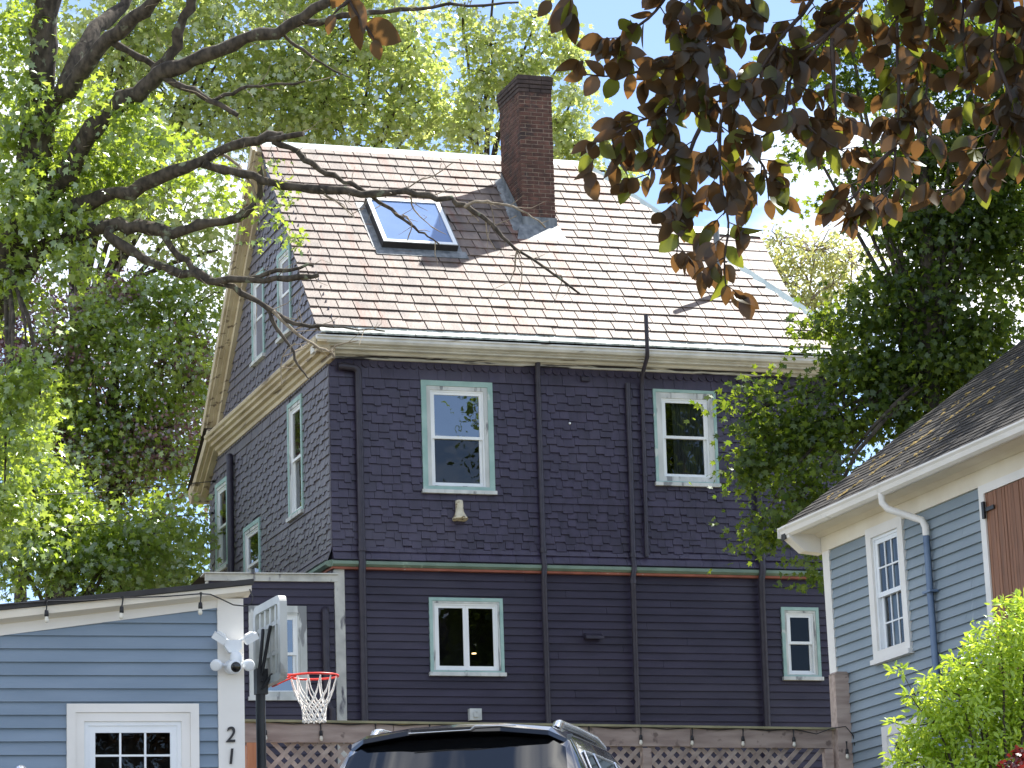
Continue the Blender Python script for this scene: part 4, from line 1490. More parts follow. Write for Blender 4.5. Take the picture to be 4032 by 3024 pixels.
suv = make_suv('parked_car', 'black car with roof rails and rear spoiler, its tinted rear window towards us', 'car_black', 'cars parked on the driveway')
suv.location = (5.695, 18.69, 2.01)
suv.rotation_euler = (R(1.5), 0, R(-28.5))
mat('car_grey', lin(92, 90, 90), rough=.2, spec=.6, coat=.7)
suv2 = make_suv('parked_car', 'pale roof edge of a car at the bottom left, before the blue garage', 'car_grey', 'cars parked on the driveway')
suv2.scale = (.9, .9, .9)
suv2.location = (2.56, 19.3, 2.0)
suv2.rotation_euler = (0, 0, R(-15))

# ================================================================== vegetation
def shape_maple():
    pts = []
    for a, r_ in ((270, .30), (-28, .44), (6, .25), (36, .58), (64, .30), (90, .66), (116, .30), (144, .58), (174, .25), (208, .44)):
        pts.append((r_ * cos(R(a)), .36 + r_ * sin(R(a))))
    return [(x, y, -.28 * abs(x) - .12 * y * y) for x, y in pts], [tuple(range(10))]

def shape_kite():
    return [(0, 0, 0), (.36, .42, -.1), (0, 1, -.12), (-.36, .42, -.1)], [(0, 1, 2), (0, 2, 3)]

def shape_oval(wd=.5, n=4, droop=.2, fold=.16):
    v = [(0, 0, 0)]
    mid, lf, rg = [0], [], []
    for i in range(1, n + 1):
        t = i / (n + 1)
        hw = wd * .5 * (sin(pi * t ** .82) ** .8)
        b = len(v)
        v += [(-hw, t, fold * hw * 2 - droop * t * t), (0, t, -droop * t * t), (hw, t, fold * hw * 2 - droop * t * t)]
        lf.append(b); mid.append(b + 1); rg.append(b + 2)
    v.append((0, 1, -droop))
    tip = len(v) - 1
    f = [(0, mid[1], lf[0]), (0, rg[0], mid[1])]
    for i in range(n - 1):
        f += [(lf[i], mid[i + 1], mid[i + 2], lf[i + 1]), (mid[i + 1], rg[i], rg[i + 1], mid[i + 2])]
    f += [(lf[-1], mid[-1], tip), (mid[-1], rg[-1], tip)]
    return v, f

SHAPES = {'lance': shape_oval(.36, 2), 'maple': shape_maple(), 'kite': shape_kite(), 'oval': shape_oval(.5, 2)}

def norm(a):
    return a / np.maximum(np.linalg.norm(a, axis=1, keepdims=True), 1e-9)

def leaves(name, material, parent, pos, nrm, tip, size, tint, shape):
    """one mesh of many separate leaves"""
    sv, sf = SHAPES[shape]
    sv = np.array(sv)
    nrm = norm(nrm)
    tip = norm(tip - nrm * (tip * nrm).sum(1, keepdims=True))
    sx = np.cross(tip, nrm)
    n, k = len(pos), len(sv)
    V = pos[:, None, :] + size[:, None, None] * (sv[None, :, 0, None] * sx[:, None, :] + sv[None, :, 1, None] * tip[:, None, :] + sv[None, :, 2, None] * nrm[:, None, :])
    loops = np.concatenate([np.array(f) for f in sf])
    lens = np.array([len(f) for f in sf])
    LI = (loops[None, :] + (np.arange(n) * k)[:, None]).ravel()
    tot = np.tile(lens, n)
    starts = np.concatenate([[0], np.cumsum(tot)[:-1]])
    me = bpy.data.meshes.new(name)
    me.vertices.add(n * k)
    me.vertices.foreach_set('co', V.astype(np.float32).ravel())
    me.loops.add(len(LI))
    me.loops.foreach_set('vertex_index', LI.astype(np.int32))
    me.polygons.add(len(tot))
    me.polygons.foreach_set('loop_start', starts.astype(np.int32))
    me.polygons.foreach_set('loop_total', tot.astype(np.int32))
    a = me.attributes.new('tint', 'FLOAT', 'POINT')
    a.data.foreach_set('value', np.repeat(np.clip(tint, 0, .999), k).astype(np.float32))
    me.update(calc_edges=True)
    me.materials.append(MATS[material])
    o = bpy.data.objects.new(name, me)
    col.objects.link(o)
    o.parent = parent
    o['kind'] = 'stuff'
    return o

def crown_points(blobs, n_cl, shell=.25, rs=None):
    """cluster centres spread unevenly through ellipsoids; blobs: (centre, radii)"""
    rs = rs or rng
    vol = np.array([b[1][0] * b[1][1] * b[1][2] for b in blobs]) ** .75
    pick = rs.choice(len(blobs), n_cl, p=vol / vol.sum())
    C = np.array([b[0] for b in blobs])[pick]
    Rr = np.array([b[1] for b in blobs])[pick]
    d = norm(rs.normal(size=(n_cl, 3)))
    r_ = (shell + (1 - shell) * rs.random(n_cl) ** .55)[:, None]
    return C + d * Rr * r_, pick

def foliage(name, material, parent, base, blobs, n_cl, per, cl_r, size, shape, flat=.5, shell=.25, droop=.35, up=.8, spread=.85, rs=None):
    rs = rs or rng
    cc, pick = crown_points(blobs, n_cl, shell, rs)
    bc = np.array([b[0] for b in blobs])[pick]
    cnt = np.maximum(3, rs.poisson(per, n_cl))
    idx = np.repeat(np.arange(n_cl), cnt)
    n = len(idx)
    off = rs.normal(size=(n, 3)) * cl_r * np.array([1, 1, flat]) * rs.uniform(.55, 1.35, n_cl)[idx][:, None]
    # each spray leans outwards and droops a little
    outw = norm(cc - bc + 1e-6)
    off[:, 2] -= (np.linalg.norm(off[:, :2], axis=1)) * .35
    pos = cc[idx] + off - np.array(base)
    cn = norm(np.array([0, 0, up]) + .45 * outw + rs.normal(size=(n_cl, 3)) * .28)
    nrm = cn[idx] + rs.normal(size=(n, 3)) * spread
    tip = norm(off + rs.normal(size=(n, 3)) * cl_r * .5) + np.array([0, 0, -droop]) + .3 * outw[idx]
    sz = size * rs.uniform(.6, 1.25, n)
    tint = np.clip(rs.random(n_cl)[idx] * .55 + rs.random(n) * .45, 0, .999)
    leaves(name, material, parent, pos, nrm, tip, sz, tint, shape)
    return cc, bc

def limb(parent, base, pts, r0, r1, name='branch', bark='bark', sides=7, wob=.02, sub=3):
    """smooth, slightly crooked branch through world points"""
    P = [Vector(p) for p in pts]
    out = []
    for i in range(len(P) - 1):
        a, b, c, d = P[max(i - 1, 0)], P[i], P[i + 1], P[min(i + 2, len(P) - 1)]
        for k in range(sub):
            t = k / sub
            out.append(.5 * ((2 * b) + (c - a) * t + (2 * a - 5 * b + 4 * c - d) * t * t + (3 * b - a - 3 * c + d) * t ** 3))
    out.append(P[-1])
    n = len(out)
    rad = [r0 + (r1 - r0) * i / (n - 1) for i in range(n)]
    rad = [r_ * random.uniform(.82, 1.2) for r_ in rad]
    bv = Vector(base)
    out = [p - bv + Vector((random.gauss(0, 1), random.gauss(0, 1), random.gauss(0, 1))) * wob * min(1, rad[i] / .03) * (0 < i < n - 1) for i, p in enumerate(out)]
    return MB().tube(out, rad, sides).build(name, bark, parent)

def twigs(parent, base, pairs, r_=.012, bark='bark', name='twigs'):
    """thin sticks from inside the crown out to the leaf sprays"""
    mb = MB()
    bv = Vector(base)
    for a, b in pairs:
        a, b = Vector(a), Vector(b)
        m = a.lerp(b, .5) + Vector((random.gauss(0, .06), random.gauss(0, .06), random.gauss(.05, .06)))
        mb.tube([a - bv, m - bv, b - bv], [r_, r_ * .7, r_ * .3], 4, caps=False)
    o = mb.build(name, bark, parent)
    o['kind'] = 'stuff'
    return o

def tree(name, label, base, trunk, blobs, material, n_cl, per, cl_r, size, shape='kite', r0=.2, r1=.06, limbs_=(), bark='bark', group='trees around the houses', twig=60, cat='tree', seed=1, **kw):
    rs = np.random.default_rng(seed)
    t = thing(name, label, cat, base, group=group)
    limb(t, base, trunk, r0, r1, 'trunk', bark, 9)
    for pts, a, b in limbs_:
        limb(t, base, pts, a, b, 'branch', bark)
    cc, bc = foliage('crown', material, t, base, blobs, n_cl, per, cl_r, size, shape, rs=rs, **kw)
    sel = rs.choice(len(cc), min(twig, len(cc)), replace=False)
    if twig:
        twigs(t, base, [(bc[i] * .7 + cc[i] * .3, cc[i]) for i in sel], .018, bark)
    return t

def auto_limbs(trunk_top, blobs, r_=.07):
    out = []
    for c, rd in blobs:
        a, b = Vector(trunk_top), Vector(c)
        m = a.lerp(b, .55) + Vector((random.gauss(0, .2), random.gauss(0, .2), .25))
        out.append(([a, m, b], r_, .02))
    return out

# ------------------------------------------------------------------ big maple at the left, its limbs reaching across the house
mb_base = tuple([(5.35,41.01,7.91)][0][:2]) + (4.2,)
maple = thing('maple_tree', 'big maple at the left with dark limbs reaching across the slate roof', 'tree', mb_base, group='trees around the houses')
T0 = [(5.93,39.87,11.02),(6.26,39.29,12.13),(6.45,39.08,12.76),(6.56,38.91,13.34),(6.59,38.59,14.18),(6.61,38.45,14.76),(6.61,38.22,15.31),(6.64,37.91,16.14)]
limb(maple, mb_base, [mb_base, (mb_base[0] + .15, mb_base[1], 8.0)] + T0, .3, .15, 'trunk', 'bark', 12, wob=.015)
MAPLE_LIMBS = [
    ([(6.54,38.87,13.52),(6.74,38.48,14.00),(6.89,38.18,14.13),(7.02,37.88,14.30),(7.26,37.52,14.60),(7.53,37.17,14.78),(7.81,36.81,14.98),(8.20,36.41,15.24)], .13, .07),
    ([(6.80,38.34,14.05),(7.03,38.44,14.66),(7.32,38.67,15.14),(7.69,38.88,15.56),(7.97,38.99,16.07)], .12, .07),
    ([(6.53,39.08,12.64),(6.81,38.69,12.98),(7.14,38.25,13.49),(7.43,37.86,13.81),(7.68,37.63,13.96),(7.90,37.41,14.13),(8.27,37.05,14.21),(8.66,36.67,14.36),(9.16,36.27,14.44),(9.54,35.89,14.62),(9.91,35.50,14.82)], .15, .05),
    ([(7.68,37.64,13.94),(7.84,37.54,14.11),(8.03,37.41,14.43),(8.14,37.19,14.74),(8.26,37.08,15.05),(8.36,36.87,15.35)], .09, .05),
    ([(9.16,36.27,14.44),(9.62,36.20,14.56),(9.81,36.03,14.56),(10.22,35.77,14.61),(10.77,35.58,14.64),(11.34,35.29,14.61),(11.94,35.09,14.63)], .05, .015),
    ([(6.50,39.16,12.35),(6.77,38.81,12.52),(7.12,38.45,12.66),(7.42,38.12,12.74),(7.76,37.87,12.82),(8.24,37.47,12.94),(8.59,37.21,13.10),(9.06,36.92,13.21),(9.33,36.77,13.24)], .11, .055),
    ([(9.06,36.92,13.21),(9.26,36.74,13.21),(9.54,36.54,13.21)], .05, .03),
    ([(8.43,37.29,12.98),(8.75,37.11,12.81),(9.12,36.91,12.68),(9.48,36.71,12.56),(10.01,36.45,12.45),(10.53,36.18,12.40),(10.84,36.04,12.35),(11.19,35.89,12.27),(11.39,35.79,12.16),(11.60,35.70,12.01),(11.81,35.64,11.76),(12.05,35.56,11.53),(12.40,35.44,11.29),(12.71,35.35,11.00)], .062, .012),
    ([(11.39,35.79,12.16),(11.51,35.69,12.20),(11.70,35.63,12.19),(11.93,35.51,12.12),(12.14,35.42,11.98),(12.30,35.40,11.84)], .022, .008),
    ([(9.22,36.82,13.18),(9.49,36.71,13.02),(9.76,36.62,12.80),(10.03,36.52,12.62),(10.35,36.40,12.40),(10.68,36.30,12.15),(10.86,36.22,11.99),(11.01,36.15,11.86),(11.15,36.13,11.76)], .04, .009),
    ([(6.50,39.27,11.89),(6.67,38.92,12.20),(6.97,38.59,12.28),(7.38,38.22,12.36),(7.75,38.00,12.29),(8.01,37.83,12.20),(8.43,37.57,12.23),(8.85,37.31,12.29),(9.06,37.21,12.42),(9.13,37.13,12.65),(9.11,37.08,12.91)], .12, .03),
    ([(7.38,38.22,12.36),(7.48,38.13,12.13),(7.74,37.98,11.91),(8.01,37.83,11.74),(8.36,37.63,11.59),(8.62,37.46,11.51),(9.15,37.18,11.48),(9.52,36.95,11.48),(9.78,36.86,11.48)], .07, .03),
    ([(8.90,37.32,11.49),(9.22,37.14,11.55),(9.48,36.99,11.58),(9.72,36.86,11.60)], .03, .02),
    ([(8.01,37.83,12.20),(8.22,37.72,11.87),(8.43,37.60,11.62),(8.80,37.42,11.42),(9.12,37.26,11.18),(9.44,37.10,10.95),(9.70,36.93,10.85),(10.05,36.72,10.78),(10.52,36.47,10.70)], .055, .008),
    ([(9.22,37.24,11.14),(9.33,37.17,10.83),(9.50,37.07,10.54),(9.60,37.04,10.29),(9.68,36.99,10.18)], .026, .01),
    ([(9.28,37.18,11.07),(9.54,37.06,10.76),(9.81,36.96,10.57),(9.92,36.88,10.52),(10.05,36.76,10.59),(10.24,36.69,10.62)], .022, .006),
    ([(9.52,37.04,10.64),(9.37,37.12,10.48),(9.38,37.20,10.14)], .01, .006),
    ([(8.59,37.21,13.10),(8.76,37.17,13.01),(9.00,37.06,12.66),(9.10,37.12,12.26)], .022, .01),
    ([(7.93,37.40,14.13),(8.20,37.25,13.96),(8.46,37.10,13.75),(8.79,36.93,13.52)], .05, .03),
    ([(7.26,37.52,14.60),(7.66,37.53,14.42),(7.97,37.57,14.30)], .05, .035),
    ([(8.51,37.08,13.75),(8.73,36.99,13.83),(9.04,36.77,13.87),(9.56,36.48,13.88)], .03, .012),
    ([(9.16,36.27,14.44),(9.41,36.34,14.28),(9.75,36.28,14.04),(10.06,36.11,13.83)], .025, .008),
    ([(10.64,36.15,12.38),(10.85,36.05,12.53),(11.04,35.97,12.59),(11.28,35.85,12.75)], .012, .005),
    ([(10.73,36.28,12.15),(10.83,36.22,12.04),(10.77,36.24,11.81)], .012, .006),
    ([(9.79,36.53,12.44),(9.99,36.49,12.31),(10.13,36.38,12.11)], .016, .006),
    ([(10.78,36.11,12.35),(10.84,36.13,12.18),(11.04,36.02,11.93)], .012, .005),
    ([(11.42,35.78,12.14),(11.55,35.73,11.96)], .011, .005),
    ([(11.77,35.68,11.84),(11.71,35.69,11.90),(11.97,35.53,12.01)], .01, .005),
    ([(11.98,35.57,11.58),(11.95,35.63,11.36),(11.90,35.68,11.20)], .012, .005),
    ([(11.98,35.57,11.56),(12.05,35.61,11.30),(12.01,35.69,11.03)], .009, .004),
    ([(12.42,35.44,11.27),(12.51,35.42,11.22),(12.42,35.45,10.99)], .009, .004),
]
for pts, a, b in MAPLE_LIMBS:
    limb(maple, mb_base, pts, a, b, 'branch', 'bark_pale' if a < .025 else 'bark', sides=9, wob=.02)
# fine side twigs all along the limbs
mb = MB()
for pts, a, b in MAPLE_LIMBS:
    P = [Vector(p) for p in pts]
    for i in range(len(P) - 1):
        sg = P[i + 1] - P[i]
        for k in range(int(sg.length / .16)):
            p = P[i] + sg * random.random()
            d = (sg.normalized() * .6 + Vector((random.gauss(0, .6), random.gauss(0, .4), random.gauss(.1, .6)))).normalized()
            ln = random.uniform(.08, .45)
            q = p + d * ln * .5
            e = q + (d + Vector((random.gauss(0, .4), random.gauss(0, .3), random.gauss(0, .4)))).normalized() * ln * .5
            r_ = random.uniform(.004, .008)
            bv = Vector(mb_base)
            mb.tube([p - bv, q - bv, e - bv], [r_, r_ * .75, r_ * .35], 4, caps=False)
mb.build('twigs', 'bark_pale', maple)['kind'] = 'stuff'
def blob(c, rx, rd, rz):
    return (c, (rx, rd, rz))
A_BLOBS = [blob(q, *r_) for q, r_ in zip([(6.33,38.71,14.04),(6.86,39.00,13.89),(6.34,38.41,13.00),(7.15,38.91,13.41),(7.43,38.98,13.17),(6.73,38.59,12.58),(7.94,38.62,13.53),(8.39,38.20,12.82),(8.76,37.95,12.89),(6.34,39.06,12.07),(6.95,38.46,11.95),(6.36,39.18,11.55),(7.93,37.96,13.58),(6.34,38.79,15.10),(7.31,38.18,13.98)],
    [(.55,.8,.5),(.6,.8,.4),(.5,.8,.6),(.55,.6,.35),(.5,.6,.4),(.5,.7,.4),(.45,.5,.3),(.5,.4,.3),(.4,.4,.25),(.5,.7,.4),(.4,.5,.25),(.4,.6,.4),(.5,.6,.3),(.5,.7,.5),(.5,.6,.3)])]
foliage('crown', 'leaf_maple', maple, mb_base, A_BLOBS, 250, 30, .2, .115, 'maple', flat=.4, rs=np.random.default_rng(5))
SP = [(p, (.09, .1, .06)) for p in [(9.19,36.84,12.90),(9.31,36.85,12.66),(9.09,37.08,12.48),(9.30,36.96,12.22),(9.47,36.84,12.02),(9.01,37.11,12.01),(9.59,36.83,11.90),(9.39,36.83,12.43),(8.76,37.18,12.49),(9.10,37.11,12.31),(8.65,37.23,12.44)]]
foliage('sprigs', 'leaf_maple', maple, mb_base, SP, 26, 9, .09, .085, 'maple', rs=np.random.default_rng(6))
LOW = [(p, r_) for p, r_ in zip([(6.16,38.09,10.03),(6.15,38.22,9.47),(6.37,38.14,10.41),(6.09,38.19,8.76),(6.55,38.18,10.01)], [(.35,.5,.3),(.4,.5,.35),(.3,.4,.2),(.3,.5,.5),(.25,.4,.2)])]
foliage('low_sprays', 'leaf_maple', maple, mb_base, LOW, 70, 30, .16, .11, 'maple', rs=np.random.default_rng(7))
for p in LOW:
    limb(maple, mb_base, [T0[1], Vector(T0[1]).lerp(Vector(p[0]), .6) + Vector((0, -.2, .3)), p[0]], .04, .012, 'branch', 'bark')

# ------------------------------------------------------------------ trees behind the house
def blobs_at(cs, rs_):
    return [(c, r_) for c, r_ in zip(cs, rs_)]
b1 = blobs_at([(11.11,56.58,20.88),(12.23,56.41,19.99),(10.58,57.11,19.35),(11.76,56.25,21.38),(13.03,55.95,20.82),(12.68,56.43,19.29),(11.02,56.19,18.02),(13.07,56.16,19.88),(11.46,56.06,22.59),(13.31,55.50,22.36),(10.01,56.93,20.92),(12.11,55.95,17.48),(12.88,55.82,16.95)],
    [(1.4,1.4,1.0),(1.3,1.3,.9),(1.2,1.2,.9),(1.3,1.3,.9),(1.2,1.2,.9),(1.2,1.2,.8),(1.2,1.2,.8),(1.1,1.2,.7),(1.6,1.4,1.2),(1.5,1.4,1.1),(.9,1,.8),(1.0,1,.8),(.7,.8,.7)])
tree('background_maple', 'leafy green tree behind the gable, filling the upper left', (10.2, 58.0, 5.3), [(10.2, 58, 5.2), (10.3, 57.8, 11), (10.6, 57.6, 16), (11.2, 57.4, 20)], b1, 'leaf_far', 400, 34, .34, .15, 'maple', .32, .1,
     auto_limbs((10.5, 57.6, 15.5), b1), seed=21, twig=160)
b2 = blobs_at([(14.45,56.49,21.11),(15.16,56.46,20.21),(15.98,55.99,21.06),(16.53,56.02,20.17),(14.66,56.69,19.96),(15.61,55.95,21.77),(16.82,55.66,21.29),(17.30,55.81,19.97),(14.21,56.18,22.78),(16.07,55.51,22.98),(13.96,56.81,20.42),(15.53,56.50,19.50),(16.72,56.10,19.55)],
    [(1.2,1.2,.9),(1.2,1.2,.8),(1.2,1.2,.9),(1.0,1.2,.7),(1.0,1.2,.7),(1.2,1.2,.8),(.75,1,.8),(.6,.8,.5),(1.4,1.3,1.1),(1.4,1.3,1.1),(.9,1,.9),(1,1,.5),(.9,1,.4)])
tree('background_maple', 'dense sunlit tree rising behind the slate ridge, left of the chimney', (15.0, 59.5, 5.4), [(15, 59.5, 5.2), (15.1, 59, 12), (15.4, 58.8, 17), (15.8, 58.5, 21)], b2, 'leaf_far', 350, 34, .33, .15, 'maple', .3, .09,
     auto_limbs((15.2, 58.8, 16.5), b2), seed=22, twig=160)
b3 = blobs_at([(17.89,54.31,20.93),(18.41,54.26,20.40),(19.06,53.90,20.98),(17.77,54.63,19.73),(17.36,54.36,21.46),(19.25,54.20,19.42),(19.44,54.02,19.93),(18.71,53.94,21.33),(17.83,54.47,20.33),(17.54,54.82,19.22),(19.35,54.27,18.99),(20.33,54.07,18.44),(19.90,54.11,18.89),(17.92,54.00,22.22),(19.28,53.91,20.63)],
    [(.5,.6,.35),(.55,.6,.4),(.42,.5,.3),(.4,.5,.4),(.4,.5,.3),(.35,.5,.35),(.25,.4,.3),(.4,.5,.3),(.4,.5,.3),(.3,.4,.3),(.4,.5,.3),(.35,.4,.2),(.3,.4,.2),(.6,.6,.4),(.3,.4,.25)])
tree('background_maple', 'thin crowned tree behind the brick chimney with sky showing through', (18.6, 58.0, 5.4), [(18.6, 58, 5.2), (18.5, 57.6, 12), (18.4, 57, 17), (18.3, 56.4, 19.5)], b3, 'leaf_far', 190, 30, .22, .13, 'maple', .22, .05,
     auto_limbs((18.4, 56.6, 18.3), b3, .035), seed=23, twig=120, shell=.1)
b4 = blobs_at([(24.99,57.09,17.35),(25.51,56.79,17.89),(25.89,56.82,17.23),(24.79,56.99,18.09),(25.37,57.07,16.88),(26.23,56.60,17.68)], [(.7,.8,.6),(.6,.8,.5),(.6,.7,.5),(.5,.6,.4),(.7,.8,.4),(.6,.8,.6)])
tree('pale_tree', 'pale yellow green tree glimpsed beyond the right hip of the roof', (25.5, 57.5, 5.4), [(25.5, 57.5, 5.2), (25.4, 57.2, 12), (25.2, 57, 16)], b4, 'leaf_pale', 170, 22, .24, .1, 'kite', .16, .05,
     auto_limbs((25.3, 57.1, 15), b4, .035), seed=24, twig=150, bark='bark_pale')

# ------------------------------------------------------------------ trees at the left, beyond the garage
c1 = blobs_at([(10.19,55.01,15.03),(11.40,54.69,14.66),(12.21,55.26,15.70),(10.80,55.11,13.70),(12.12,55.67,14.04),(12.47,56.35,12.97),(9.76,55.42,13.90),(11.48,55.12,12.70),(12.83,56.31,14.92),(10.35,54.99,12.55),(11.31,55.51,15.90)],
    [(.9,.9,.8),(.9,.9,.8),(.7,.8,.8),(1,.9,.8),(.8,.8,.8),(.6,.7,.9),(.7,.9,.7),(.8,.9,.7),(.35,.5,.8),(.9,.9,.7),(.9,.9,.5)])
tree('leafy_tree', 'bright green tree beyond the low wing, just left of the gable', (10.9, 56.0, 5.2), [(10.9, 56, 5.1), (10.9, 55.8, 9), (10.8, 55.3, 13), (10.8, 55, 15)], c1, 'leaf_mid', 430, 38, .25, .12, 'maple', .22, .07,
     auto_limbs((10.8, 55.4, 12), c1, .05), seed=31, twig=110)
c2 = blobs_at([(8.19,49.05,11.04),(8.85,49.00,10.30),(9.79,49.23,10.29),(11.01,51.39,10.85),(8.15,48.79,9.88),(9.36,48.97,9.71),(10.54,50.66,10.01),(11.79,53.32,10.71),(8.03,49.88,12.33)],
    [(.8,.9,.8),(.8,.9,.6),(.8,.9,.6),(.7,.8,.6),(.8,.9,.6),(.9,.9,.5),(.8,.8,.5),(.5,.6,.5),(.7,.8,.8)])
tree('leafy_tree', 'lower mass of green foliage directly above the blue garage roof', (8.6, 49.0, 5.1), [(8.6, 49, 5.0), (8.7, 48.9, 8), (8.8, 48.8, 10.5)], c2, 'leaf_mid', 340, 38, .23, .115, 'maple', .16, .06,
     auto_limbs((8.7, 48.9, 8.6), c2, .045), seed=32, twig=90)
c3 = blobs_at([(9.14,55.27,15.39),(9.64,55.26,14.72),(8.93,55.53,14.58),(10.91,55.66,15.83),(10.27,55.44,13.06),(11.07,55.22,12.88),(11.45,55.00,13.27),(9.57,55.78,12.60),(12.16,55.47,14.87),(8.88,55.24,15.89),(9.45,56.62,13.80),(10.65,56.55,14.70),(12.70,57.15,13.85),(9.75,54.88,11.59),(11.28,55.42,11.73)],
    [(.9,1,.9),(.7,.9,.7),(.8,1,.9),(.7,.9,.5),(.8,.9,.7),(.8,.9,.6),(.7,.9,.6),(.8,.9,.8),(.6,.8,.6),(.7,.8,.6),(.9,.9,.9),(.9,.9,.9),(.6,.8,.8),(.9,.9,.7),(.9,.9,.7)])
tree('plum_tree', 'purple leaved tree showing between the green ones at the left edge', (9.3, 56.0, 5.3), [(9.3, 56, 5.2), (9.2, 55.8, 10), (9.0, 55.4, 14)], c3, 'leaf_plum', 480, 40, .25, .09, 'kite', .2, .07,
     auto_limbs((9.1, 55.6, 12.5), c3, .05), seed=33, twig=80)

# ------------------------------------------------------------------ dark maple between the two houses
d1 = blobs_at([(16.11,37.92,10.38),(15.81,37.88,10.08),(16.27,37.60,9.69),(15.93,37.76,9.46),(16.62,37.55,10.32),(15.79,37.37,8.58),(16.24,37.16,8.86),(16.26,36.70,7.99),(16.97,37.18,10.00),(16.68,36.93,9.20),(17.39,37.40,10.82),(17.91,37.20,10.93),(17.71,37.41,11.67),(18.36,37.16,11.83),(18.78,36.83,11.26),(18.23,37.21,12.74),(18.94,36.97,12.72),(19.47,36.71,12.16),(17.85,37.46,13.57),(18.74,37.12,13.79),(19.44,36.77,13.34),(19.56,36.74,14.25),(17.19,37.95,11.52),(17.59,37.49,14.75),(18.48,37.16,14.90),(19.25,36.82,15.25),(16.93,37.82,15.20),(17.52,37.54,15.56),(18.42,37.19,15.78),(19.99,36.67,14.86),(17.16,38.04,13.96),(17.31,38.16,13.21),(18.22,37.21,10.43),(18.62,37.01,10.72),(17.74,37.22,10.17)],
    [(.38,.5,.42),(.26,.3,.25),(.42,.5,.5),(.25,.3,.3),(.42,.5,.4),(.28,.35,.35),(.4,.5,.45),(.2,.3,.3),(.5,.6,.5),(.45,.5,.5),(.6,.7,.4),(.7,.8,.6),(.5,.6,.4),(.7,.8,.5),(.8,.9,.7),(.7,.8,.6),(.8,.9,.6),(.7,.9,.8),(.5,.6,.5),(.7,.8,.5),(.7,.8,.6),(.7,.8,.6),(.35,.5,.25),(.5,.6,.4),(.6,.7,.4),(.7,.8,.5),(.3,.4,.3),(.4,.5,.3),(.5,.6,.3),(.6,.7,.6),(.25,.3,.2),(.25,.3,.25),(.6,.6,.45),(.6,.6,.5),(.5,.5,.4)])
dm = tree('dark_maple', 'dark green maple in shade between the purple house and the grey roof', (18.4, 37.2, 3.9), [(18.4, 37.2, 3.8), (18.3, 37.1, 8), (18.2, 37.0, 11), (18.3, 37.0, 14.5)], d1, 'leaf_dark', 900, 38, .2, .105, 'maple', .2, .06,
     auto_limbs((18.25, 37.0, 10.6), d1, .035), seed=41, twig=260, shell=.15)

# ------------------------------------------------------------------ tall tree right of the grey house, keeping its roof in shade
e1_ = [((20.0, 31.5, 14.0), (2.0, 1.8, 1.6)), ((21.5, 33.0, 15.5), (2.0, 2.0, 1.6)), ((19.6, 33.2, 13.6), (1.4, 1.4, 1.2)), ((22.0, 31.0, 14.0), (2.0, 1.8, 1.6)), ((20.8, 34.5, 14.5), (1.6, 1.5, 1.5))]
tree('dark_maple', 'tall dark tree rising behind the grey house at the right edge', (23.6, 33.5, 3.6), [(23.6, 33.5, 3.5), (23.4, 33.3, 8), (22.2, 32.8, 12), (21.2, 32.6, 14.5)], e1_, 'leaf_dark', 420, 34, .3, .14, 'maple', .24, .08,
     auto_limbs((22.2, 32.8, 12), e1_, .06), seed=44, twig=60)

